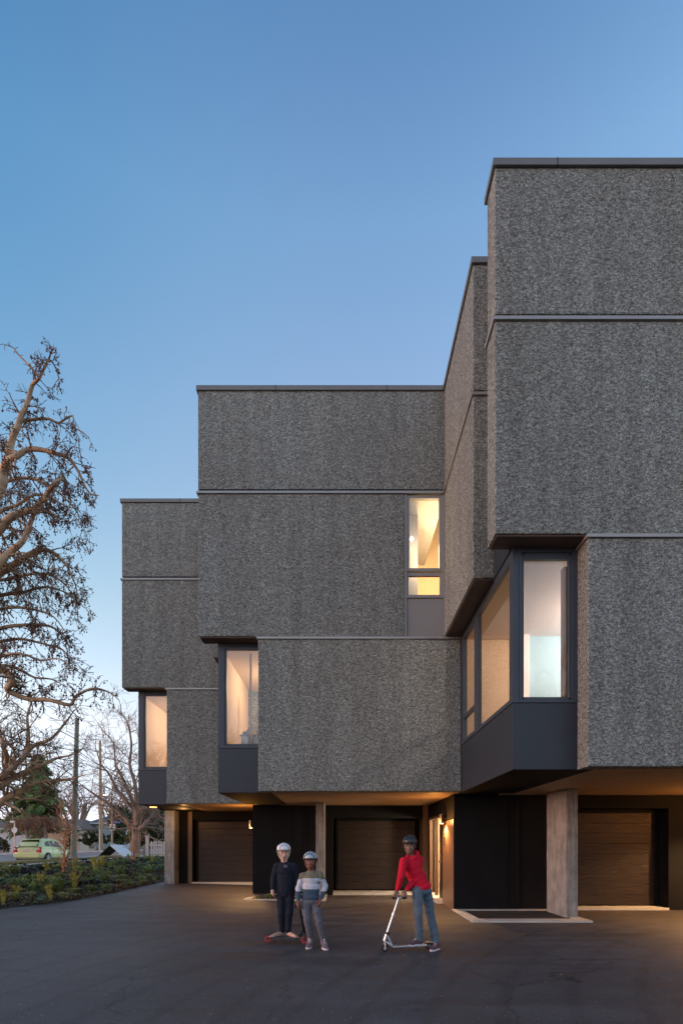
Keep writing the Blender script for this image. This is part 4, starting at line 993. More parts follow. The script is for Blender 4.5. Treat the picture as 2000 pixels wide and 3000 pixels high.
l = mk('lamp_head', MB().ell(b, (0.22, 0.12, 0.07)), 'cap', t); mk('lens', MB().ell(b - Vector((0, 0, 0.07)), (0.15, 0.09, 0.045)), 'glow2', l)
tag(mk('marker_post', MB().tube([P(291.5, 2494, 51.2), P(291.5, 2430, 51.2)], 0.05, 8), 'white'), 'slim white plastic post beside the pale wooden pole', 'post')
# crossing sign with street name
YS = 44
base = P(328.5, 2497, YS); t = thing('crossing_sign', 'pedestrian crossing sign with a blue street name plate on a pale pole', 'sign', base)
mk('pole', MB().tube([base, P(328, 2362, YS)], 0.075, 10), 'walk', t)
a, b = P(319.5, 2433, YS - 0.12), P(337.5, 2415, YS - 0.12)
s_ = mk('sign_board', MB().box(a.x, b.x, a.y, a.y + 0.02, a.z, b.z), plain('sign_white', (0.78, 0.74, 0.70), 0.5, var=0.03), t, bevel=0.004)
cx, cz, k = (a.x + b.x) / 2, (a.z + b.z) / 2, (b.z - a.z) / 2.3
mk('walking_figure', MB().ell((cx + 0.02 * k, a.y - 0.004, cz + 0.78 * k), (0.14 * k, 0.004, 0.14 * k), 10, 6)
   .prism([(cx - 0.16 * k, cz + 0.58 * k), (cx + 0.12 * k, cz + 0.6 * k), (cx + 0.14 * k, cz - 0.05 * k), (cx - 0.12 * k, cz - 0.05 * k)], a.y - 0.006, a.y - 0.001)
   .prism([(cx - 0.12 * k, cz - 0.05 * k), (cx + 0.05 * k, cz - 0.05 * k), (cx - 0.25 * k, cz - 0.85 * k), (cx - 0.42 * k, cz - 0.8 * k)], a.y - 0.0065, a.y - 0.001)
   .prism([(cx - 0.03 * k, cz - 0.05 * k), (cx + 0.14 * k, cz - 0.05 * k), (cx + 0.42 * k, cz - 0.85 * k), (cx + 0.24 * k, cz - 0.88 * k)], a.y - 0.007, a.y - 0.001)
   .prism([(cx - 0.14 * k, cz + 0.55 * k), (cx - 0.42 * k, cz + 0.1 * k), (cx - 0.34 * k, cz + 0.05 * k), (cx - 0.08 * k, cz + 0.4 * k)], a.y - 0.0075, a.y - 0.001)
   .prism([(cx + 0.1 * k, cz + 0.5 * k), (cx + 0.42 * k, cz + 0.12 * k), (cx + 0.36 * k, cz + 0.05 * k), (cx + 0.1 * k, cz + 0.36 * k)], a.y - 0.008, a.y - 0.001), 'black', s_)
M['blue_sign'] = plain('blue_sign', (0.01, 0.06, 0.35), 0.5, var=0.03)
a, b = P(330, 2413.5, YS), P(352, 2405.5, YS)
n_ = mk('name_plate', MB().box(a.x, b.x, a.y - 0.01, a.y + 0.01, a.z, b.z), 'blue_sign', t)
def text(body, loc, size, mat, parent=None, name='lettering', rz=0.0):
    cu = bpy.data.curves.new(name, 'FONT'); cu.body = body; cu.size = size; cu.extrude = 0.002; cu.align_x = 'LEFT'
    ob = bpy.data.objects.new(name, cu); COL.objects.link(ob)
    me = bpy.data.meshes.new_from_object(ob.evaluated_get(bpy.context.evaluated_depsgraph_get())); bpy.data.objects.remove(ob)
    org = root_loc(parent); me.transform(Matrix.Translation(Vector(loc) - org) @ Matrix.Rotation(rz, 4, 'Z') @ Matrix.Rotation(rad(90), 4, 'X'))
    me.materials.append(M[mat]); return link_mesh(name, me, parent)
text('Pearl', (a.x + 0.03, a.y - 0.014, a.z + 0.06), 0.20, 'white', n_)
mk('arrow_mark', MB().box(b.x - 0.10, b.x - 0.05, a.y - 0.014, a.y - 0.0105, a.z + 0.06, a.z + 0.17), 'white', n_)
# back of a stop sign with a name plate on top, far left
YS = 38; base = P(43, 2500, YS); t = thing('stop_sign', 'pale octagonal sign seen from behind on a thin post at the left', 'sign', base)
mk('pole', MB().tube([base, P(43, 2407, YS)], 0.04, 8), 'cap', t)
c = P(42, 2432.5, YS - 0.06); rr = 0.225
mk('sign_board', MB().prism([(c.x + rr * math.cos(rad(22.5 + 45 * i)), c.z + rr * math.sin(rad(22.5 + 45 * i))) for i in range(8)], c.y, c.y + 0.02), plain('sign_back', (0.70, 0.66, 0.62), 0.5, var=0.05), t)
a, b = P(29, 2411, YS), P(43.5, 2405.5, YS); mk('name_plate', MB().box(a.x, b.x, a.y - 0.01, a.y + 0.01, a.z, b.z), 'white', t)
# picket fence with corner post and slim black gate frame
base = P(430, 2512, 33); t = thing('picket_fence', 'weathered white picket fence beside the bed', 'fence', base)
z0 = base.z
me0 = None
for i in range(26):
    x = base.x + 0.30 + i * 0.158
    if me0 is None or i % 5 == 0:
        h = 0.96 + R.uniform(-0.03, 0.03)
        o = mk('picket', MB().prism([(x - 0.042, z0 + 0.05), (x + 0.042, z0 + 0.05), (x + 0.042, z0 + h), (x, z0 + h + 0.06), (x - 0.042, z0 + h)], 33.0, 33.022), plain('old_white_paint', (0.62, 0.58, 0.54), 0.8, var=0.3, scale=9), t)
        o.rotation_euler = (0, rad(R.uniform(-0.2, 0.2)), 0); me0 = o; x00 = x
    else:
        o = me0.copy(); COL.objects.link(o); o.location = (x - x00, 0, R.uniform(-0.03, 0.03))
mk('rail', MB().box(base.x, base.x + 4.4, 33.024, 33.06, z0 + 0.25, z0 + 0.33), 'white', t); mk('rail', MB().box(base.x, base.x + 4.4, 33.024, 33.06, z0 + 0.72, z0 + 0.80), 'white', t)
pp = mk('post', MB().box(base.x - 0.07, base.x + 0.13, 32.95, 33.1, z0 - 0.05, z0 + 1.34), 'kerb', t, bevel=0.01)
mk('post_cap', MB().box(base.x - 0.10, base.x + 0.16, 32.92, 33.13, z0 + 1.34, z0 + 1.38), 'kerb', pp)
mk('post', MB().box(base.x - 0.28, base.x - 0.12, 33.1, 33.2, z0 - 0.05, z0 + 0.8), 'pole', t)
base2 = P(437, 2512, 31.5); t = thing('gate_frame', 'slim black metal frame standing beside the picket fence', 'frame', base2)
mk('post', MB().tube([base2, base2 + Vector((0, 0, 1.50))], 0.03, 6), 'black', t); mk('post', MB().tube([base2 + Vector((1.25, 0, 0)), base2 + Vector((1.25, 0, 1.5))], 0.03, 6), 'black', t)
mk('rail', MB().tube([base2 + Vector((0, 0, 1.48)), base2 + Vector((1.25, 0, 1.48))], 0.018, 6), 'black', t)
# white A-frame board lying open on the verge
Yb = 29.5; apex = P(345, 2475.5, Yb); apr = P(362, 2475.5, Yb + 0.9); fr_ = P(378, 2509, Yb - 0.2); fl = P(285, 2513, Yb - 0.2)
t = thing('folding_board', 'large white folding board opened like a tent on the verge', 'sign', (apex.x, apex.y, fl.z))
def panel(name, a, b, c, d, th, mat, par):
    a, b, c, d = map(Vector, (a, b, c, d)); n = (b - a).cross(d - a).normalized() * th; mb = MB()
    mb.v = [tuple(q) for q in (a, b, c, d, a - n, b - n, c - n, d - n)]; mb.f = [(0, 1, 2, 3), (7, 6, 5, 4), (0, 4, 5, 1), (1, 5, 6, 2), (2, 6, 7, 3), (3, 7, 4, 0)]; mb.mi = [0] * 6
    return mk(name, mb, mat, par)
off = Vector((0.75, 2.2, 0.0)); gz = Vector((0, 0, 0.0))
A0 = Vector((P(322, 2477, Yb).x, Yb, P(322, 2476, Yb).z)); A1 = A0 + Vector((0.36, 0.8, 0.0))
F0 = Vector((P(361, 2510, Yb - 0.4).x, Yb - 0.4, P(361, 2510, Yb - 0.4).z)); F1 = F0 + Vector((0.35, 0.8, 0.06))
L0 = Vector((P(285, 2512, Yb - 0.1).x, Yb - 0.1, P(285, 2511, Yb - 0.1).z)); L1 = L0 + Vector((0.36, 0.8, 0.06))
wp = panel('white_panel', A0, F0, F1, A1, 0.03, 'white', t); panel('black_panel', L0, A0, A1, L1, 0.03, 'black', t)
# faint print on the white panel: a pale grey lower band and an illegible grey mark
n_ = (F0 - A0).cross(A1 - A0).normalized(); n_ = n_ if n_.z > 0 else -n_
def on(u, v): return A0 + (F0 - A0) * u + (A1 - A0) * v + n_ * 0.004
mk('printed_band', MB().quad(on(0.62, 0.02), on(0.98, 0.02), on(0.98, 0.75), on(0.62, 0.75)), plain('pale_grey_print', (0.42, 0.47, 0.52), 0.6, var=0.15), wp, fixn=False)
mk('printed_mark', MB().quad(on(0.14, 0.38), on(0.36, 0.38), on(0.36, 0.52), on(0.14, 0.52)), plain('grey_print', (0.45, 0.45, 0.45), 0.6, var=0.35, scale=20), wp, fixn=False)
tag(mk('timber', MB().tube([L0 + Vector((0.2, -0.3, 0.03)), L0 + Vector((1.6, -0.5, 0.05))], 0.04, 5), 'bark_far'), 'dark timber lying in front of the folding board', 'timber')
# houses
M['roof_d'] = plain('dark_shingles', (0.10, 0.105, 0.13), 0.9, var=0.2, scale=2, bump=0.3)
M['roof_b'] = plain('brown_shingles', (0.17, 0.125, 0.105), 0.9, var=0.2, scale=2, bump=0.3)
M['win'] = plain('house_glass', (0.05, 0.055, 0.06), 0.1, var=0.1)
def house(label, x0, x1, y0, y1, zb, zw, zr, wall, roof, wins=(), ridge='x', over=0.4, doors=()):
    t = thing('house', label, 'house', ((x0 + x1) / 2, (y0 + y1) / 2, zb))
    mk('wall', MB().box(x0, x1, y0, y1, zb, zw), wall, t)
    mb = MB(); a, b, c, d = x0 - over, x1 + over, y0 - over, y1 + over
    if ridge == 'x':
        m = (c + d) / 2; ins = min((d - c) / 2, (b - a) / 3)
        mb.v = [(a, c, zw), (b, c, zw), (b, d, zw), (a, d, zw), (a + ins, m, zr), (b - ins, m, zr), (a, c, zw - 0.15), (b, c, zw - 0.15), (b, d, zw - 0.15), (a, d, zw - 0.15)]
        mb.f = [(0, 1, 5, 4), (1, 2, 5), (2, 3, 4, 5), (3, 0, 4), (6, 7, 1, 0), (7, 8, 2, 1), (8, 9, 3, 2), (9, 6, 0, 3), (9, 8, 7, 6)]
    else:
        m = (a + b) / 2
        mb.v = [(a, c, zw), (b, c, zw), (b, d, zw), (a, d, zw), (m, c, zr), (m, d, zr), (a, c, zw - 0.15), (b, c, zw - 0.15), (b, d, zw - 0.15), (a, d, zw - 0.15)]
        mb.f = [(0, 1, 4), (1, 2, 5, 4), (2, 3, 5), (3, 0, 4, 5), (6, 7, 1, 0), (7, 8, 2, 1), (8, 9, 3, 2), (9, 6, 0, 3), (9, 8, 7, 6)]
    mb.mi = [0] * len(mb.f); mk('roof', mb, roof, t)
    mk('gutter', MB().box(a, b, c - 0.08, c - 0.003, zw - 0.16, zw - 0.02), 'white', t)
    for (wx0, wx1, wz0, wz1) in wins:
        f = mk('window', MB().box(wx0 - 0.08, wx1 + 0.08, y0 - 0.05, y0 - 0.002, wz0 - 0.08, wz0).box(wx0 - 0.08, wx1 + 0.08, y0 - 0.05, y0 - 0.002, wz1, wz1 + 0.08).box(wx0 - 0.08, wx0, y0 - 0.05, y0 - 0.002, wz0, wz1).box(wx1, wx1 + 0.08, y0 - 0.05, y0 - 0.002, wz0, wz1), 'white', t)
        mk('pane', MB().box(wx0, wx1, y0 - 0.025, y0 - 0.003, wz0, wz1), 'win', f)
    for (wx0, wx1, wz0, wz1, dm) in doors: mk('door', MB().box(wx0, wx1, y0 - 0.04, y0 - 0.003, wz0, wz1), dm, t)
    return t
def X(px, Y): return (px - 1000) * Y / FPX
def Z(py, Y): return EYE + (HOR - py) * Y / FPX
M['hw1'] = plain('grey_blue_render', (0.46, 0.54, 0.57), 0.9, var=0.06, scale=1)
M['hw2'] = plain('beige_render', (0.62, 0.51, 0.40), 0.9, var=0.06, scale=1)
M['hw3'] = plain('pale_grey_boards', (0.52, 0.54, 0.58), 0.9, var=0.06, scale=1)
M['teal_door'] = plain('teal_door', (0.05, 0.16, 0.17), 0.5)
Y = 62.0
house('grey-blue house with a dark hipped roof beyond the hedge', X(268, Y), X(325, Y), Y, Y + 7, 0.9, Z(2411, Y), Z(2385, Y), 'hw1', 'roof_d', [(X(282, Y), X(287, Y), Z(2432, Y), Z(2426, Y))])
house('low wing with brown roof and teal door left of the grey-blue house', X(235, Y), X(267, Y) - 0.05, Y + 0.5, Y + 7, 0.9, Z(2436, Y), Z(2412, Y), 'hw1', 'roof_b', [], doors=[(X(238, Y), X(262, Y), 1.2, Z(2440, Y), 'teal_door')])
Y = 58.0
house('beige house with pale windows behind the conifer', X(118, Y), X(233, Y), Y, Y + 8, 0.7, Z(2428, Y), Z(2396, Y), 'hw2', 'roof_b', [(X(145, Y), X(163, Y), Z(2441, Y), Z(2430, Y)), (X(228, Y), X(231, Y), Z(2442, Y), Z(2424, Y))], doors=[(X(178, Y), X(188, Y), Z(2461, Y), Z(2432, Y), 'white')])
house('pale grey house with a broad brown roof at the far left', X(-160, Y), X(116, Y), Y, Y + 9, 0.5, Z(2428, Y), Z(2396, Y), 'hw3', 'roof_b', [(X(40, Y), X(60, Y), Z(2450, Y), Z(2436, Y))])
# ------------------------------------------------------------------ the green hatchback
def car():
    L, W = 4.04, 1.69
    org = Vector((-18.62, 30.3, street_z(-19.1, 32)))      # ground point under the middle of the rear bumper
    t = thing('parked_car', 'pale green three-door hatchback parked at the kerb, rear towards the viewer', 'car', org)
    M['car'] = plain('pale_green_paint', (0.66, 0.74, 0.36), 0.3, metal=0.0, var=0.04)
    M['car'].node_tree.nodes['Principled BSDF'].inputs['Coat Weight'].default_value = 0.6
    M['tyre'] = plain('tyre_rubber', (0.02, 0.02, 0.02), 0.8); M['rim'] = plain('alloy', (0.55, 0.55, 0.56), 0.3, metal=0.8)
    M['red_l'] = plain('red_lens', (0.55, 0.03, 0.03), 0.15); M['clear_l'] = plain('clear_lens', (0.75, 0.65, 0.62), 0.15)
    M['plate'] = plain('number_plate', (0.62, 0.52, 0.56), 0.5, var=0.3, scale=60)
    # stations along the length: y, half width low, half width belt, z low, z belt, roof half width, roof z
    S = [(0.00, 0.62, 0.60, 0.36, 0.78), (0.06, 0.76, 0.74, 0.26, 0.92), (0.25, 0.82, 0.79, 0.22, 0.99), (0.75, 0.845, 0.82, 0.20, 0.98), (1.40, 0.845, 0.825, 0.19, 0.96), (2.10, 0.845, 0.82, 0.19, 0.93), (2.80, 0.84, 0.80, 0.20, 0.92), (3.30, 0.825, 0.76, 0.21, 0.83), (3.75, 0.76, 0.68, 0.24, 0.70), (4.00, 0.60, 0.52, 0.32, 0.56)]
    mb = MB(); K = 13
    for (y, wl, wb, zl, zb) in S:
        ring = [(0, zl), (wl * 0.8, zl), (wl, zl + 0.06), (wl + 0.02, zl + (zb - zl) * 0.45), (wb + 0.005, zl + (zb - zl) * 0.8), (wb - 0.05, zb), (0, zb + 0.02)]
        full = ring + [(-x, z) for x, z in reversed(ring[1:-1])]
        mb.v += [(x, y, z) for x, z in full]
    K = 12
    for i in range(len(S) - 1):
        for k in range(K):
            k2 = (k + 1) % K; mb.f.append((i * K + k, i * K + k2, (i + 1) * K + k2, (i + 1) * K + k)); mb.mi.append(0)
    mb.f.append(tuple(range(K))); mb.f.append(tuple(range((len(S) - 1) * K + K - 1, (len(S) - 1) * K - 1, -1))); mb.mi += [0, 0]
    def put(name, m_, mat, par=t, **k):
        m_.v = [(org.x + x, org.y + y, org.z + z) for x, y, z in m_.v]; return mk(name, m_, mat, par, **k)
    body = put('body', mb, 'car', smooth=True)
    sub = body.modifiers.new('s', 'SUBSURF'); sub.levels = sub.render_levels = 2
    # greenhouse
    Gs = [(0.10, 0.70, 0.97, 0.66, 1.00), (0.28, 0.74, 0.96, 0.60, 1.22), (0.55, 0.76, 0.96, 0.565, 1.40), (1.05, 0.77, 0.95, 0.57, 1.455), (1.7, 0.77, 0.94, 0.575, 1.465), (2.25, 0.76, 0.92, 0.56, 1.40), (2.75, 0.74, 0.91, 0.60, 1.10), (2.98, 0.70, 0.90, 0.66, 0.93)]
    mb = MB(); K = 6
    for (y, wb, zb, wr, zr) in Gs: mb.v += [(wb, y, zb - 0.05), (wr, y, zr - 0.05), (wr * 0.75, y, zr), (-wr * 0.75, y, zr), (-wr, y, zr - 0.05), (-wb, y, zb - 0.05)]
    for i in range(len(Gs) - 1):
        for k in range(K - 1): mb.f.append((i * K + k, i * K + k + 1, (i + 1) * K + k + 1, (i + 1) * K + k)); mb.mi.append(0)
    put('roof', mb, 'car', smooth=True)
    def gpt(y, f, s, dx=0.012):           # point on the side glass plane: f 0 belt .. 1 roof
        for a, b in zip(Gs, Gs[1:]):
            if a[0] <= y <= b[0]:
                u = (y - a[0]) / (b[0] - a[0]); g = [a[i] + (b[i] - a[i]) * u for i in range(5)]
                return (s * (g[1] + (g[3] - g[1]) * f + dx), y, g[2] - 0.05 + (g[4] - g[2]) * f)
    for s in (1, -1):
        put('side_window', MB().quad(gpt(0.62, 0.25, s), gpt(1.15, 0.16, s), gpt(1.15, 0.82, s), gpt(0.95, 0.84, s), gpt(0.70, 0.65, s)), 'carglass', fixn=False)
        put('side_window', MB().quad(gpt(1.24, 0.15, s), gpt(2.30, 0.13, s), gpt(2.55, 0.25, s), gpt(2.18, 0.80, s), gpt(1.7, 0.84, s), gpt(1.24, 0.84, s)), 'carglass', fixn=False)
        put('mirror', MB().ell((s * 0.92, 2.35, 0.97), (0.10, 0.07, 0.07)), 'car', smooth=True)
        tl = put('tail_light', MB().prism([(s * 0.80, 0.62), (s * 0.52, 0.66), (s * 0.58, 0.80), (s * 0.74, 0.98), (s * 0.80, 0.96)], 0.0, 0.14), 'red_l', bevel=0.015)
        put('lens', MB().prism([(s * 0.76, 0.80), (s * 0.62, 0.80), (s * 0.70, 0.90), (s * 0.76, 0.91)], -0.012, 0.02), 'clear_l', tl)
        put('door_handle', MB().box(min(s * 0.845, s * 0.87), max(s * 0.845, s * 0.87), 1.32, 1.50, 0.80, 0.825), 'car')
        put('door_seam', MB().box(min(s * 0.862, s * 0.868), max(s * 0.862, s * 0.868), 1.22, 1.228, 0.3, 0.88), 'black')
        put('headlight', MB().ell((s * 0.55, 3.88, 0.62), (0.16, 0.12, 0.08)), 'clear_l')
    put('rear_window', MB().quad((-0.58, 0.118, 1.02), (0.58, 0.118, 1.02), (0.50, 0.44, 1.36), (-0.50, 0.44, 1.36)), 'carglass', fixn=False)
    put('spoiler', MB().prism([(0.30, 1.40), (0.62, 1.43), (0.62, 1.455), (0.34, 1.44)], -0.5, 0.5, axis='x'), 'car')
    put('number_plate', MB().box(-0.17, 0.17, -0.012, 0.01, 0.70, 0.84), 'plate')
    put('plate_recess', MB().box(-0.40, 0.40, -0.004, 0.01, 0.66, 0.88), M['car'])
    put('bumper', MB().prism([(-0.74, 0.34), (0.74, 0.34), (0.78, 0.58), (-0.78, 0.58)], -0.05, 0.12), 'car', bevel=0.03)
    put('underside', MB().box(-0.70, 0.70, 0.25, 3.8, 0.16, 0.30), 'black')
    put('aerial', MB().tube([(0, 0.62, 1.42), (0, 0.50, 1.58)], 0.006, 4), 'black')
    for s in (1, -1):
        for y in (0.72, 3.22):
            wv_ = put('wheel_arch', MB().tube([(s * 0.60, y, 0.30), (s * 0.868, y, 0.30)], 0.335, 20), 'black')
            w_ = put('wheel', MB().tube([(s * 0.66, y, 0.295), (s * 0.878, y, 0.295)], 0.295, 24), 'tyre')
            r_ = MB().tube([(s * 0.875, y, 0.295), (s * 0.884, y, 0.295)], 0.07, 12)
            for q in range(6):
                a = rad(60 * q + 20); c_, s2 = math.cos(a), math.sin(a)
                r_.prism([(y + c_ * 0.05 - s2 * 0.03, 0.295 + s2 * 0.05 + c_ * 0.03), (y + c_ * 0.05 + s2 * 0.03, 0.295 + s2 * 0.05 - c_ * 0.03), (y + c_ * 0.20 + s2 * 0.035, 0.295 + s2 * 0.20 - c_ * 0.035), (y + c_ * 0.20 - s2 * 0.035, 0.295 + s2 * 0.20 + c_ * 0.035)], min(s * 0.879, s * 0.886), max(s * 0.879, s * 0.886), axis='x')
            ring = MB(); n = 24
            for q in range(n):
                a = 2 * math.pi * q / n
                for r2 in (0.185, 0.205): ring.v.append((s * 0.882, y + math.cos(a) * r2, 0.295 + math.sin(a) * r2))
            for q in range(n): q2 = (q + 1) % n; ring.f.append((2 * q, 2 * q + 1, 2 * q2 + 1, 2 * q2)); ring.mi.append(0)
            o_ = len(r_.v); r_.v += ring.v; r_.f += [tuple(i + o_ for i in f) for f in ring.f]; r_.mi += ring.mi
            put('rim', r_, 'rim', w_)
    return t
car()

# ------------------------------------------------------------------ the three children and their scooters
def remesh(name, prims, voxel, mats, parent=None, origin=None, it=3, cut=None, matfn=None, fac=0.5, fold=0.0):
    mb = MB()
    for p in prims:
        if p[0] == 'c': mb.tube([Vector(p[1]), Vector(p[2])], [p[3], p[4]], 12); mb.ell(p[1], p[3], 12, 8); mb.ell(p[2], p[4], 12, 8)
        elif p[0] == 'e': mb.ell(p[1], p[2], 14, 10, rot=p[3] if len(p) > 3 else None)
        elif p[0] == 't': mb.tube(p[1], p[2], 12); [mb.ell(q, r_, 12, 8) for q, r_ in zip(p[1], p[2])]
    me = bpy.data.meshes.new(name)
    org = root_loc(parent) if parent else Vector(origin)
    me.from_pydata([(v[0] - org.x, v[1] - org.y, v[2] - org.z) for v in mb.v], [], mb.f)
    bm = bmesh.new(); bm.from_mesh(me); bmesh.ops.recalc_face_normals(bm, faces=bm.faces); bm.to_mesh(me); bm.free()
    o = bpy.data.objects.new('tmp', me); COL.objects.link(o)
    m = o.modifiers.new('r', 'REMESH'); m.mode = 'VOXEL'; m.voxel_size = voxel
    s_ = o.modifiers.new('s', 'SMOOTH'); s_.factor = fac; s_.iterations = it
    me2 = bpy.data.meshes.new_from_object(o.evaluated_get(bpy.context.evaluated_depsgraph_get()))
    bpy.data.objects.remove(o); me2.name = name; me2.materials.clear()
    if cut:
        bm = bmesh.new(); bm.from_mesh(me2); bmesh.ops.delete(bm, geom=[v for v in bm.verts if cut(v.co + org)], context='VERTS'); bm.to_mesh(me2); bm.free()
    if fold:
        off = [(v.normal * fold * (mnoise.noise(Vector((v.co.x * 9 + v.co.z * 7, v.co.y * 9, v.co.z * 17 - abs(v.co.x) * 8))) + 0.5 * mnoise.noise(v.co * 34))) for v in me2.vertices]
        for v, o_ in zip(me2.vertices, off): v.co += o_
    for q in (mats if isinstance(mats, (list, tuple)) else [mats]): me2.materials.append(M[q] if isinstance(q, str) else q)
    if matfn:
        for f in me2.polygons: f.material_index = matfn(f.center + org)
    me2.polygons.foreach_set('use_smooth', [True] * len(me2.polygons))
    ob = link_mesh(name, me2, parent)
    if not parent: ob.location = org
    return ob
def cloth(name, col, sc=60, var=0.12):
    t = NT(name); f = t.noise(sc, 3); g = t.noise(7, 4, 0.6, dist=1.2)
    c = t.ramp(f, [(0.3, tuple(x * (1 - var) for x in col)), (0.7, tuple(x * (1 + var) for x in col))])
    c = t.mix(0.5, c, t.ramp(g, [(0.3, (0.75, 0.75, 0.75)), (0.65, (1.1, 1.1, 1.1))]), 'MULTIPLY')
    t.set(Base_Color=c, Roughness=0.95, Specular_IOR_Level=0.2); t.bump(g, 0.6, 0.02); return t.m
M['skin_d'] = plain('brown_skin', (0.21, 0.082, 0.052), 0.5, var=0.08, scale=12)
M['skin_dd'] = plain('deep_brown_skin', (0.19, 0.10, 0.068), 0.5, var=0.08, scale=12)
M['skin_l'] = plain('light_skin', (0.56, 0.34, 0.25), 0.5, var=0.06, scale=12)
M['lips'] = plain('lips', (0.22, 0.075, 0.06), 0.5); M['eye_w'] = plain('eye_white', (0.55, 0.5, 0.48), 0.3); M['eye_b'] = plain('iris', (0.01, 0.008, 0.006), 0.2)
M['brow'] = plain('dark_hair', (0.012, 0.009, 0.008), 0.8)
M['red'] = cloth('red_sweatshirt', (0.60, 0.012, 0.035)); M['denim_blue'] = cloth('blue_grey_trousers', (0.10, 0.14, 0.18))
M['denim_grey'] = cloth('grey_jeans', (0.12, 0.125, 0.15)); M['navy'] = cloth('navy_cloth', (0.018, 0.022, 0.034)); M['navy2'] = cloth('slate_blue_knit', (0.055, 0.085, 0.125))
M['knit_w'] = cloth('pale_grey_knit', (0.52, 0.55, 0.62)); M['olive'] = cloth('olive_knit', (0.19, 0.17, 0.115))
M['shoe_g'] = plain('grey_suede', (0.15, 0.11, 0.13), 0.9, var=0.15, scale=20); M['sole'] = plain('white_rubber', (0.6, 0.55, 0.55), 0.6); M['shoe_r'] = plain('maroon_canvas', (0.10, 0.045, 0.055), 0.9)
M['helm_b'] = plain('pale_blue_shell', (0.36, 0.44, 0.50), 0.3, var=0.1); M['helm_w'] = plain('white_shell', (0.72, 0.74, 0.78), 0.3, var=0.08); M['helm_k'] = plain('black_shell', (0.022, 0.026, 0.032), 0.35)
M['silver'] = plain('brushed_silver', (0.62, 0.64, 0.67), 0.28, metal=0.9, var=0.08); M['redwheel'] = plain('red_wheel', (0.28, 0.02, 0.03), 0.5); M['blackm'] = M['black']
def head(c, yaw, pitch=0.0, s=1.0):
    """frame of a head: centre c, faces -Y turned by yaw about Z"""
    rot = Matrix.Rotation(yaw, 3, 'Z') @ Matrix.Rotation(pitch, 3, 'X')
    return lambda x, y, z: Vector(c) + rot @ (Vector((x, y, z)) * s), rot
def head_prims(F, rot, s):
    e = lambda x, y, z, a, b, d: ('e', F(x, y, z), (a * s, b * s, d * s), rot)
    return [e(0, 0.010, 0.035, 0.073, 0.090, 0.082), e(0, -0.020, -0.025, 0.060, 0.066, 0.075), e(0, -0.045, -0.078, 0.032, 0.034, 0.028),
            e(0, -0.086, -0.018, 0.011, 0.020, 0.022), e(0, -0.096, -0.030, 0.016, 0.013, 0.010), e(0, -0.082, -0.058, 0.024, 0.012, 0.010),
            e(0, -0.066, 0.022, 0.050, 0.020, 0.013), e(0.040, -0.062, -0.022, 0.020, 0.018, 0.020), e(-0.040, -0.062, -0.022, 0.020, 0.018, 0.020),
            e(0.074, 0.005, -0.008, 0.010, 0.018, 0.030), e(-0.074, 0.005, -0.008, 0.010, 0.018, 0.030)]
def face_bits(F, rot, s, parent, hairmat='brow', lips='lips'):
    for sx in (1, -1):
        e = mk('eye', MB().ell(F(sx * 0.029, -0.0745, 0.004), (0.013 * s, 0.008 * s, 0.007 * s), rot=rot), 'eye_w', parent, smooth=True)
        mk('pupil', MB().ell(F(sx * 0.029, -0.0815, 0.004), (0.006 * s, 0.003 * s, 0.006 * s), rot=rot), 'eye_b', e, smooth=True)
        mk('eyebrow', MB().ell(F(sx * 0.030, -0.083, 0.026), (0.019 * s, 0.005 * s, 0.004 * s), rot=rot), hairmat, parent, smooth=True)
    mk('mouth', MB().ell(F(0, -0.0925, -0.056), (0.022 * s, 0.005 * s, 0.004 * s), rot=rot).ell(F(0, -0.0915, -0.064), (0.017 * s, 0.006 * s, 0.005 * s), rot=rot), lips, parent, smooth=True)
def helmet(F, rot, s, parent, mat, label, vents='black', strapm='black'):
    h = remesh('helmet', [('e', F(0, 0.012, 0.062), (0.098 * s, 0.122 * s, 0.088 * s), rot), ('e', F(0, 0.05, 0.045), (0.085 * s, 0.09 * s, 0.08 * s), rot)], 0.009, mat, parent, it=2,
               cut=lambda v: (rot.transposed() @ (v - F(0, 0, 0))).z / s < (0.045 if (rot.transposed() @ (v - F(0, 0, 0))).y < 0.0 else 0.012))
    m = h.modifiers.new('t', 'SOLIDIFY'); m.thickness = 0.014
    # vents: dark slots running front to back over the shell
    for k, ax in enumerate((-0.062, -0.034, 0.0, 0.034, 0.062)):
        for fy, fz, ln in ((-0.082, 0.098, 0.020), (-0.03, 0.142, 0.024)):
            zz = 0.062 + 0.088 * math.sqrt(max(0.05, 1 - (ax / 0.098) ** 2 - ((fy - 0.012) / 0.122) ** 2))
            d = Vector((ax / 0.098 ** 2, (fy - 0.012) / 0.122 ** 2, (zz - 0.062) / 0.088 ** 2)).normalized()
            q = Vector((d.x * 0, 0, 0)); r3 = rot @ d.to_track_quat('Z', 'Y').to_matrix()
            mk('vent', MB().ell(F(ax, fy, zz), (0.0075 * s, 0.024 * s, 0.006 * s), 8, 5, rot=r3), vents, h, smooth=True)
    mk('rim', MB().tube([F(0.096 * math.sin(a), 0.012 - 0.118 * math.cos(a), 0.046 if math.cos(a) > 0.1 else 0.018) for a in [2 * math.pi * i / 20 for i in range(21)]], 0.008 * s, 6), vents, h, smooth=True)
    for sx in (1, -1): mk('strap', MB().tube([F(sx * 0.083, -0.02, 0.04), F(sx * 0.072, -0.02, -0.04), F(sx * 0.022, -0.045, -0.108)], 0.0045 * s, 5), strapm, h)
    if label: h['label'] = label
    return h
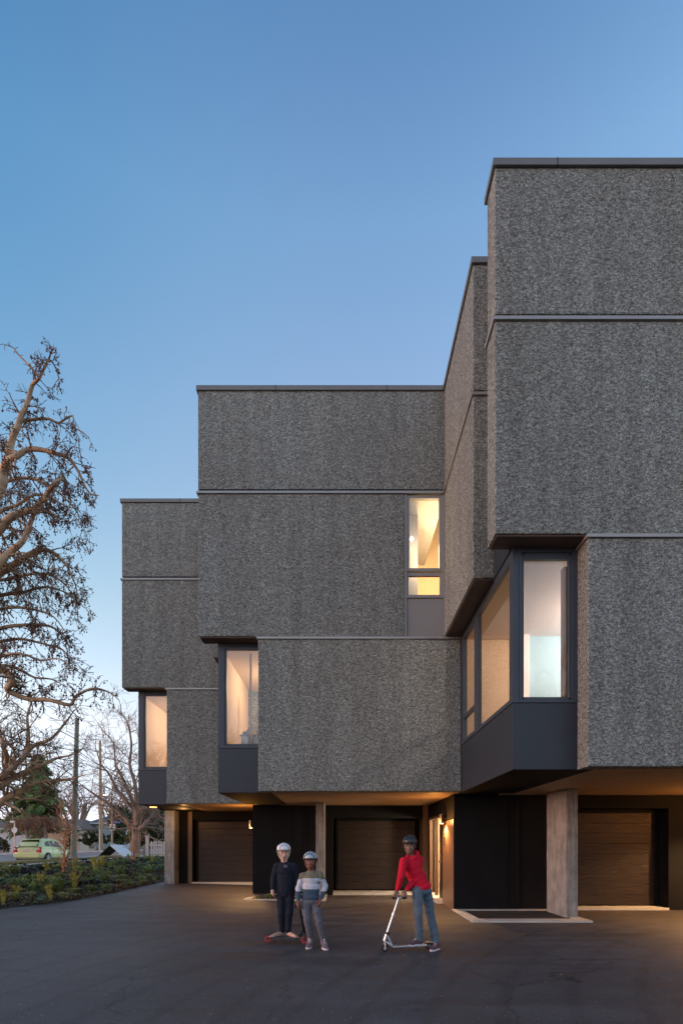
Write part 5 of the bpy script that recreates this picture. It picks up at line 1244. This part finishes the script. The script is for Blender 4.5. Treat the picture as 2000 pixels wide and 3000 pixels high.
def hand_prims(wr, d, up, s=1.0, curl=0.8, thumb=1):
    """wrist point, direction of the hand, normal of the palm (towards which the fingers curl)"""
    d = d.normalized(); up = (up - d * up.dot(d)).normalized(); lat = d.cross(up)
    pr = [('e', wr + d * 0.035 * s, (0.030 * s,) * 3), ('t', [wr, wr + d * 0.062 * s], [0.019 * s, 0.026 * s])]
    for i, (o, ln) in enumerate(((-0.024, 0.055), (-0.008, 0.063), (0.009, 0.058), (0.024, 0.046))):
        a = wr + d * 0.062 * s + lat * o * s; dd = d; pts = [a]; rr = [0.0088 * s]
        for k in range(3):
            dd = (dd * math.cos(curl * 0.55) + up * math.sin(curl * 0.55)).normalized() if k else (d + up * curl * 0.25).normalized()
            pts.append(pts[-1] + dd * ln * s * (0.45, 0.32, 0.25)[k]); rr.append((0.0082, 0.0075, 0.0065)[k] * s)
            d_ = dd
        pr.append(('t', pts, rr))
    a = wr + d * 0.018 * s + lat * thumb * 0.022 * s
    pr.append(('t', [a, a + (d * 0.5 + lat * thumb * 0.7 + up * 0.3).normalized() * 0.032 * s, a + (d * 0.85 + lat * thumb * 0.5 + up * 0.55).normalized() * 0.058 * s], [0.012 * s, 0.0095 * s, 0.0075 * s]))
    return pr
def shoe(name, heel, toe, parent, mat, sole='sole', w=0.042, h=0.07, ankle=None):
    heel, toe = Vector(heel), Vector(toe); d = (toe - heel); L = d.length; d.normalize(); z = Vector((0, 0, 1)); rot = Matrix((d.cross(z) * -1, -d, z)).transposed()
    rot = Matrix.Rotation(math.atan2(d.x, -d.y), 3, 'Z')
    pts = []
    an = ankle if ankle is not None else heel + d * 0.045 + z * 0.10
    o = remesh(name, [('e', heel.lerp(toe, 0.72) + z * 0.032, (w, L * 0.30, 0.032), rot), ('e', heel.lerp(toe, 0.45) + z * 0.042, (w * 0.92, L * 0.34, 0.042), rot), ('e', heel.lerp(toe, 0.16) + z * 0.045, (w * 0.85, 0.05, 0.047), rot), ('c', heel.lerp(toe, 0.28) + z * 0.05, an, 0.042, 0.043)], 0.008, mat, parent, it=2)
    sl = MB(); n = 14; out = []
    for k in range(n):
        a = 2 * math.pi * k / n; x = math.cos(a) * (w + 0.004) * (1.0 if math.sin(a) > 0 else 0.82); y = math.sin(a) * L * 0.53
        q = heel.lerp(toe, 0.5) + rot @ Vector((x, -y, 0)); out.append((q.x, q.y))
    sl.prism(out, heel.z, heel.z + 0.024, axis='z'); mk('sole', sl, sole, o, bevel=0.004)
    lc = MB()
    for k in range(4):
        q = heel.lerp(toe, 0.44 + 0.08 * k) + z * (0.092 - 0.010 * k); s_ = rot @ Vector((0.022, 0, 0)); lc.tube([q - s_, q + s_ + d * 0.008], 0.003, 4)
    lc2 = mk('laces', lc, sole, o); tag(lc2, kind='stuff')
    return o
def G(px, py, Y): return P(px, py, Y)
# ---- middle child: striped jumper, pale blue helmet
Yk = 7.12
org = (G(922, 2775, Yk).x, Yk, 0.02)
hc = G(909, 2526, Yk - 0.02); F, rot = head(hc, rad(-6), rad(0), 1.0)
Sl, Sr = G(886, 2565, Yk), G(939, 2562, Yk); El, Er = G(873.5, 2606, Yk + 0.02), G(952, 2600, Yk + 0.02); Wl, Wr = G(874, 2642, Yk - 0.06), G(938, 2636, Yk - 0.07)
Hl, Hr = G(895, 2640, Yk), G(924, 2640, Yk); Kl, Kr = G(900, 2697, Yk - 0.05), G(933, 2702, Yk - 0.07)
Al, Ar = G(909, 2748, Yk + 0.02), G(946, 2755, Yk - 0.02)
neck = G(911, 2552, Yk); chest = G(912, 2580, Yk); belly = G(910, 2615, Yk); hips = G(910, 2637, Yk)
prims = head_prims(F, rot, 1.0) + [('c', F(0, 0.02, -0.07), neck + Vector((0, 0.01, -0.02)), 0.042, 0.045), ('e', chest, (0.12, 0.075, 0.12)), ('e', belly, (0.105, 0.07, 0.12)), ('e', hips, (0.11, 0.075, 0.09)),
  ('c', Sl + Vector((0.01, 0, -0.02)), El, 0.028, 0.026), ('c', El, Wl, 0.030, 0.021), ('c', Sr + Vector((-0.01, 0, -0.02)), Er, 0.028, 0.026), ('c', Er, Wr, 0.030, 0.021), ('c', Hl, Kl, 0.06, 0.042), ('c', Kl, Al, 0.042, 0.028), ('c', Hr, Kr, 0.06, 0.042), ('c', Kr, Ar, 0.042, 0.028)]
prims += hand_prims(Wl, Vector((-0.02, -0.1, -1)), Vector((0.9, -0.3, 0)), 0.95, 1.3, 1) + hand_prims(Wr, Vector((-0.15, -0.1, -1)), Vector((-0.6, 0.5, 0)), 0.95, 0.75, -1)
kid = remesh('person', prims, 0.0062, 'skin_d', origin=org, it=2)
tag(kid, 'child in pale blue helmet, olive, pale grey and navy striped jumper and grey jeans', 'child')
face_bits(F, rot, 1.0, kid)
def zline(py, Y): return EYE + (HOR - py) * Y / FPX
z1, z2, z3 = zline(2573, Yk), zline(2605, Yk), zline(2551, Yk)
midp = (chest + belly) / 2
top = [('e', midp, (0.122, 0.083, 0.11)), ('e', (belly + hips) / 2, (0.122, 0.087, 0.08)), ('e', chest + Vector((0, 0, 0.02)), (0.130, 0.086, 0.115)), ('e', belly + Vector((0, 0, 0.02)), (0.122, 0.085, 0.125)), ('e', hips + Vector((0, 0, 0.03)), (0.126, 0.09, 0.065)), ('c', neck + Vector((0, 0.01, -0.05)), Sl + Vector((0, 0, -0.01)), 0.052, 0.047), ('c', neck + Vector((0, 0.01, -0.05)), Sr + Vector((0, 0, -0.01)), 0.052, 0.047), ('c', neck + Vector((0, 0.01, -0.03)), chest, 0.062, 0.08),
       ('c', Sl + Vector((0.006, 0, -0.012)), El, 0.050, 0.043), ('c', El, Wl + (El - Wl) * 0.12, 0.044, 0.031), ('c', Sr + Vector((-0.006, 0, -0.012)), Er, 0.050, 0.043), ('c', Er, Wr + (Er - Wr) * 0.12, 0.044, 0.031)]
remesh('jumper', top, 0.008, ['olive', 'knit_w', 'navy2'], kid, it=3, fold=0.0085, matfn=lambda c: 0 if c.z > z1 - 0.02 * (abs(c.x - chest.x) > 0.135) else (1 if c.z > z2 - 0.03 * (abs(c.x - chest.x) > 0.13) else 2))
remesh('trousers', [('e', hips + Vector((0, 0, -0.02)), (0.118, 0.084, 0.085)), ('c', Hl + Vector((0, 0, -.02)), Kl, 0.070, 0.053), ('c', Kl, Al, 0.053, 0.042), ('c', Hr + Vector((0, 0, -.02)), Kr, 0.070, 0.053), ('c', Kr, Ar, 0.053, 0.042)], 0.008, 'denim_grey', kid, it=2, fold=0.0085)
s1 = shoe('shoe', (Al.x + 0.01, Yk + 0.08, 0.02), (Al.x - 0.03, Yk - 0.15, 0.02), kid, 'shoe_g', ankle=Al + Vector((0, 0, -0.01)))
s2 = shoe('shoe', (Ar.x + 0.0, Yk + 0.0, 0.02), (Ar.x + 0.055, Yk - 0.22, 0.02), kid, 'shoe_g', ankle=Ar + Vector((0, 0, -0.01)))
for sh, a, dx in ((s1, Al, -0.012), (s2, Ar, 0.018)):        # small three-leaved emblem on the tongue
    c_ = Vector((a.x + dx, a.y - 0.062, 0.128)); m_ = MB()
    for an in (-38, 0, 38):
        q = c_ + Vector((math.sin(rad(an)) * 0.009, 0, math.cos(rad(an)) * 0.011)); m_.ell(q, (0.005, 0.003, 0.010), 8, 5, rot=Matrix.Rotation(rad(an), 3, 'Y'))
    m_.box(c_.x - 0.012, c_.x + 0.012, c_.y - 0.003, c_.y + 0.002, c_.z - 0.010, c_.z - 0.007); mk('emblem', m_, 'white', sh)
helmet(F, rot, 1.0, kid, 'helm_b', 'pale blue helmet with dark vents')
remesh('hair', [('e', F(0, 0.035, 0.02), (0.077, 0.075, 0.07), rot)], 0.01, 'brow', kid, it=1)
# ---- tall child at the left: dark clothes, white helmet, standing on the scooter
Yl = 7.55
org = (G(835, 2745, Yl).x, Yl, 0.10)
hc = G(831, 2501, Yl); F, rot = head(hc, rad(10), rad(0), 1.04)
Sl, Sr = G(809, 2537, Yl), G(862, 2537, Yl); El, Er = G(800, 2575, Yl + 0.02), G(871, 2575, Yl + 0.02); Wl, Wr = G(798, 2606, Yl - 0.05), G(871, 2607, Yl - 0.06)
Hl, Hr = G(823, 2622, Yl), G(849, 2622, Yl); Kl, Kr = G(824, 2678, Yl - 0.04), G(847, 2678, Yl - 0.05); Al, Ar = G(826, 2731, Yl + 0.04), G(844, 2732, Yl + 0.0)
neck = G(833, 2525, Yl); chest = G(835, 2555, Yl); belly = G(836, 2590, Yl); hips = G(836, 2615, Yl)
prims = head_prims(F, rot, 1.04) + [('c', F(0, 0.02, -0.07), neck + Vector((0, 0.01, -0.02)), 0.043, 0.046), ('e', chest, (0.125, 0.08, 0.13)), ('e', belly, (0.11, 0.075, 0.12)), ('e', hips, (0.115, 0.08, 0.09)),
  ('c', Sl + Vector((0.01, 0, -0.02)), El, 0.028, 0.026), ('c', El, Wl, 0.031, 0.021), ('c', Sr + Vector((-0.01, 0, -0.02)), Er, 0.028, 0.026), ('c', Er, Wr, 0.031, 0.021), ('c', Hl, Kl, 0.062, 0.045), ('c', Kl, Al, 0.043, 0.030), ('c', Hr, Kr, 0.062, 0.045), ('c', Kr, Ar, 0.043, 0.030)]
prims += hand_prims(Wl, Vector((0.05, -0.1, -1)), Vector((0.9, 0.1, 0)), 0.98, 0.7, -1) + hand_prims(Wr, Vector((-0.05, -0.1, -1)), Vector((-0.9, 0.1, 0)), 0.98, 0.7, 1)
# bare feet on the deck
for a, tx in ((Al, -0.10), (Ar, 0.10)):
    zf = 0.098; prims += [('t', [a, Vector((a.x, a.y + 0.01, zf + 0.035)), Vector((a.x + tx * 0.7, a.y - 0.07, zf + 0.028)), Vector((a.x + tx * 1.25, a.y - 0.13, zf + 0.018))], [0.03, 0.034, 0.032, 0.022])]
    for k in range(5):
        b0_ = Vector((a.x + tx * 1.25 + 0.016 * (k - 2), a.y - 0.13 + 0.004 * abs(k - 1), zf + 0.014)); prims.append(('c', b0_, b0_ + Vector((tx * 0.22, -0.035, -0.003)), 0.010 if k else 0.012, 0.008))
kid = remesh('person', prims, 0.0064, 'skin_l', origin=org, it=2)
tag(kid, 'barefoot child in dark navy clothes and a white helmet standing on a low scooter', 'child')
face_bits(F, rot, 1.04, kid, hairmat='jamb')
remesh('jumper', [('e', (chest + belly) / 2, (0.130, 0.088, 0.12)), ('e', (belly + hips) / 2, (0.130, 0.092, 0.09)), ('e', chest + Vector((0, 0, 0.02)), (0.138, 0.092, 0.125)), ('e', belly + Vector((0, 0, 0.02)), (0.130, 0.09, 0.13)), ('e', hips + Vector((0, 0, 0.02)), (0.132, 0.095, 0.075)), ('c', neck + Vector((0, 0.01, -0.05)), Sl + Vector((0, 0, -0.01)), 0.052, 0.047), ('c', neck + Vector((0, 0.01, -0.05)), Sr + Vector((0, 0, -0.01)), 0.052, 0.047), ('c', neck + Vector((0, 0.015, -0.04)), chest, 0.06, 0.085),
       ('c', Sl + Vector((0.006, 0, -0.012)), El, 0.051, 0.044), ('c', El, Wl + (El - Wl) * 0.1, 0.047, 0.034), ('c', Sr + Vector((-0.006, 0, -0.012)), Er, 0.051, 0.044), ('c', Er, Wr + (Er - Wr) * 0.1, 0.047, 0.034)], 0.008, 'navy', kid, it=3)
c_ = G(834, 2541, Yl - 0.10); mk('chest_patch', MB().box(c_.x - 0.02, c_.x + 0.035, c_.y, c_.y + 0.012, c_.z - 0.01, c_.z + 0.03), plain('lilac_shirt', (0.12, 0.10, 0.15), 0.9), kid, bevel=0.005)
remesh('trousers', [('e', hips + Vector((0, 0, -0.02)), (0.122, 0.088, 0.09)), ('c', Hl, Kl, 0.073, 0.058), ('c', Kl, Al + Vector((0, 0, .02)), 0.058, 0.047), ('c', Hr, Kr, 0.073, 0.058), ('c', Kr, Ar + Vector((0, 0, .02)), 0.058, 0.047)], 0.008, 'navy', kid, it=2, fold=0.0085)
helmet(F, rot, 1.06, kid, 'helm_w', 'white helmet', vents='gframe', strapm='white')
# ---- child in red leaning on a silver scooter
Yr = 6.98
org = (G(1245, 2790, Yr).x, Yr, 0.02)
hc = G(1200, 2480, Yr - 0.04); F, rot = head(hc, rad(-14), rad(4), 1.03)
Sl, Sr = G(1182, 2524, Yr - 0.10), G(1228, 2519, Yr + 0.06); El, Er = G(1174, 2570, Yr - 0.16), G(1216, 2574, Yr - 0.02); Wl, Wr = G(1163, 2611, Yr - 0.10), G(1187, 2612, Yr - 0.12)
Hl, Hr = G(1222, 2612, Yr - 0.06), G(1248, 2612, Yr + 0.06); Kl, Kr = G(1225, 2684, Yr - 0.10), G(1262, 2690, Yr + 0.05); Al, Ar = G(1229, 2757, Yr - 0.04), G(1276, 2765, Yr + 0.02)
neck = G(1203, 2508, Yr - 0.01); chest = G(1207, 2540, Yr - 0.01); belly = G(1222, 2577, Yr); hips = G(1235, 2605, Yr)
lean = Matrix.Rotation(rad(-18), 3, 'Y')
prims = head_prims(F, rot, 1.03) + [('c', F(0, 0.02, -0.07), neck + Vector((0, 0.01, -0.02)), 0.044, 0.047), ('e', chest, (0.115, 0.09, 0.13), lean), ('e', belly, (0.105, 0.08, 0.12), lean), ('e', hips, (0.11, 0.09, 0.09)),
  ('c', Sl + Vector((0.01, 0, -0.02)), El, 0.028, 0.026), ('c', El, Wl, 0.031, 0.021), ('c', Sr + Vector((-0.01, 0, -0.02)), Er, 0.028, 0.026), ('c', Er, Wr, 0.031, 0.021), ('c', Hl, Kl, 0.064, 0.046), ('c', Kl, Al, 0.044, 0.030), ('c', Hr, Kr, 0.064, 0.046), ('c', Kr, Ar, 0.044, 0.030)]
barL, barR = G(1154, 2632, Yr - 0.16), G(1184, 2632, Yr - 0.16)
prims += hand_prims(Wl, barL + Vector((0.0, 0.0, 0.02)) - Wl, Vector((0.1, 0.7, -0.7)), 0.98, 1.5, 1) + hand_prims(Wr, barR + Vector((0.0, 0.0, 0.02)) - Wr, Vector((0.0, 0.7, -0.7)), 0.98, 1.5, -1)
kid = remesh('person', prims, 0.0064, 'skin_dd', origin=org, it=2)
tag(kid, 'child in red hooded sweatshirt and black helmet leaning on a silver scooter', 'child')
face_bits(F, rot, 1.03, kid)
remesh('sweatshirt', [('e', (chest + belly) / 2, (0.124, 0.10, 0.13), lean), ('e', (belly + hips) / 2, (0.126, 0.103, 0.11), lean), ('e', chest + Vector((0, 0, 0.02)), (0.130, 0.105, 0.13), lean), ('e', belly + Vector((0, 0, 0.02)), (0.128, 0.10, 0.13), lean), ('e', hips + Vector((0.005, 0, 0.02)), (0.134, 0.11, 0.07), lean), ('c', neck + Vector((0, 0.01, -0.05)), Sl + Vector((0, 0, -0.01)), 0.052, 0.047), ('c', neck + Vector((0, 0.01, -0.05)), Sr + Vector((0, 0, -0.01)), 0.052, 0.047), ('c', neck + Vector((0, 0.02, -0.03)), chest, 0.066, 0.085),
       ('c', Sl, El, 0.058, 0.049), ('c', El, Wl + (El - Wl) * 0.15, 0.049, 0.035), ('c', Sr, Er, 0.058, 0.050), ('c', Er, Wr + (Er - Wr) * 0.15, 0.050, 0.035), ('e', belly + Vector((-0.03, -0.055, -0.01)), (0.075, 0.05, 0.05), lean),
       ('t', [neck + Vector((-0.055, -0.04, -0.01)), neck + Vector((-0.01, 0.075, 0.035)), neck + Vector((0.085, 0.06, 0.03)), neck + Vector((0.075, -0.03, -0.01)), neck + Vector((0.02, -0.085, -0.045))], [0.022, 0.035, 0.046, 0.032, 0.02])], 0.008, 'red', kid, it=3)
remesh('trousers', [('e', hips + Vector((0, 0, -0.02)), (0.122, 0.10, 0.09)), ('c', Hl, Kl, 0.076, 0.060), ('c', Kl, Al + Vector((0, 0, .02)), 0.058, 0.052), ('c', Hr, Kr, 0.076, 0.062), ('c', Kr, Ar + Vector((0, 0, .02)), 0.060, 0.054)], 0.008, 'denim_blue', kid, it=2, fold=0.0085)
shoe('shoe', (Al.x + 0.02, Yr - 0.02, 0.085), (Al.x - 0.15, Yr - 0.13, 0.085), kid, 'shoe_r', ankle=Al)
shoe('shoe', (Ar.x + 0.05, Yr + 0.02, 0.02), (Ar.x - 0.10, Yr - 0.15, 0.02), kid, 'shoe_r', ankle=Ar)
helmet(F, rot, 1.04, kid, 'helm_k', 'black helmet')
remesh('hair', [('e', F(0, 0.035, 0.02), (0.079, 0.077, 0.072), rot)], 0.01, 'brow', kid, it=1)
# ---- scooters
def scooter(label, bx, rear, front, topc, bar, mcol, wcol, deckmat, wr, tube=0.017, tmats=None):
    rear, front, topc = Vector(rear), Vector(front), Vector(topc)
    t = thing('kick_scooter', label, 'scooter', ((rear.x + front.x) / 2, (rear.y + front.y) / 2, 0.02))
    d = (front - rear).normalized(); lat = Vector((-d.y, d.x, 0)).normalized(); up = Vector((0, 0, 1))
    a = rear + d * 0.05; b = front - d * 0.10; n = lat * 0.05; mb = MB()
    zt = wr * 0.7 + 0.035
    pts = [a - n, a + n, b + n, b - n]
    mb.v = [(q.x, q.y, zt + 0.02 - 0.012) for q in pts] + [(q.x, q.y, zt + 0.02 + 0.012) for q in pts]
    mb.f = [(3, 2, 1, 0), (4, 5, 6, 7), (0, 1, 5, 4), (1, 2, 6, 5), (2, 3, 7, 6), (3, 0, 4, 7)]; mb.mi = [0] * 6
    mk('deck', mb, deckmat, t, bevel=0.006)
    for c in (rear, front):
        c2 = Vector((c.x, c.y, 0.02 + wr)); w_ = mk('wheel', MB().tube([c2 - lat * 0.013, c2 + lat * 0.013], wr, 20), wcol, t, smooth=False)
        mk('hub', MB().tube([c2 - lat * 0.018, c2 + lat * 0.018], wr * 0.45, 12), mcol, w_)
    neckp = Vector((front.x, front.y, 0.02 + wr * 2 + 0.05)); ax = (topc - neckp).normalized()
    mk('fork', MB().tube([Vector((front.x, front.y, 0.02 + wr)) + lat * 0.024, neckp + lat * 0.018], 0.008, 6).tube([Vector((front.x, front.y, 0.02 + wr)) - lat * 0.024, neckp - lat * 0.018], 0.008, 6).tube([neckp - lat * 0.02, neckp + lat * 0.02], 0.013, 6), mcol, t)
    hp = neckp + ax * 0.09
    mk('head_tube', MB().tube([neckp, hp + ax * 0.02], tube * 1.45, 12), mcol, t, smooth=True)
    mk('neck_bracket', MB().tube([hp, hp.lerp(b + up * (zt + 0.03), 0.5), Vector((b.x, b.y, zt + 0.03))], 0.012, 6).tube([neckp, Vector((b.x, b.y, zt + 0.025))], 0.010, 6), mcol, t)
    mk('steering_tube', MB().tube([hp, hp.lerp(topc, 0.55)], tube * 1.1, 14), tmats or mcol, t, smooth=True)
    mk('steering_tube', MB().tube([hp.lerp(topc, 0.55), topc], tube * 0.9, 14), tmats or mcol, t, smooth=True)
    mk('clamp', MB().tube([hp - ax * 0.0, hp + ax * 0.03], tube * 1.8, 12), 'black', t); mk('clamp', MB().tube([hp.lerp(topc, 0.55) - ax * 0.015, hp.lerp(topc, 0.55) + ax * 0.015], tube * 1.4, 12), mcol, t)
    l, r = bar; hb = mk('handlebar', MB().tube([l.lerp(r, 0.1), topc, l.lerp(r, 0.9)], 0.011, 8), mcol, t, smooth=True)
    for g, h2 in ((l, l.lerp(r, 0.3)), (r, r.lerp(l, 0.3))): mk('grip', MB().tube([g + (g - h2) * 0.12, h2], 0.015, 10), 'black', t, smooth=True)
    mk('brake', MB().prism([(rear.x - 0.05, 0.02 + wr * 2 + 0.004), (rear.x + 0.07, 0.02 + wr * 1.5 + 0.025), (rear.x + 0.07, 0.02 + wr * 1.5 + 0.03), (rear.x - 0.05, 0.02 + wr * 2 + 0.01)], rear.y - 0.02, rear.y + 0.02), mcol, t)
    return t
fx = G(1124, 2778, Yr - 0.05); rx = G(1258, 2790, Yr - 0.06)
scooter('silver kick scooter held by the child in red', 0, (rx.x, Yr - 0.03, 0), (fx.x, Yr - 0.18, 0), G(1168, 2632, Yr - 0.16), (barL + Vector((-0.02, 0, 0)), barR + Vector((0.02, 0, 0))), 'silver', 'black', 'silver', 0.05)
fx = G(893, 2751, Yl - 0.1); rx = G(785, 2751, Yl - 0.05); tp = G(876, 2655, Yk - 0.02)
scooter('low black scooter with dark red wheels under the barefoot child', 0, (rx.x, Yl - 0.05, 0), (fx.x, Yl - 0.16, 0), tp, (tp + Vector((-0.06, -0.03, 0)), tp + Vector((0.10, 0.06, -0.01))), 'black', 'redwheel', 'panel', 0.05, 0.014)

# labels: where two things of a kind ended up described alike, tell them apart by their order in the picture
from collections import defaultdict
same = defaultdict(list)
for o in COL.objects:
    if o.parent is None and 'label' in o and 'group' in o and True: same[o['label']].append(o)
ORD = ['leftmost', 'second from left', 'third from left', 'fourth from left', 'fifth from left', 'sixth from left', 'seventh from left', 'eighth from left', 'ninth from left', 'tenth from left']
for lab, lst in same.items():
    if len(lst) < 2: continue
    lst.sort(key=lambda o: o.location.x / o.location.y)
    for i, o in enumerate(lst): o['label'] = lab.replace('-leaved', '').replace(' at the driveway edge', ' by the driveway').replace(', near the concrete column', ' near the column').replace(', below the folding board', ' below the board') + ', ' + ('rightmost' if i == len(lst) - 1 else ORD[min(i, 9)])
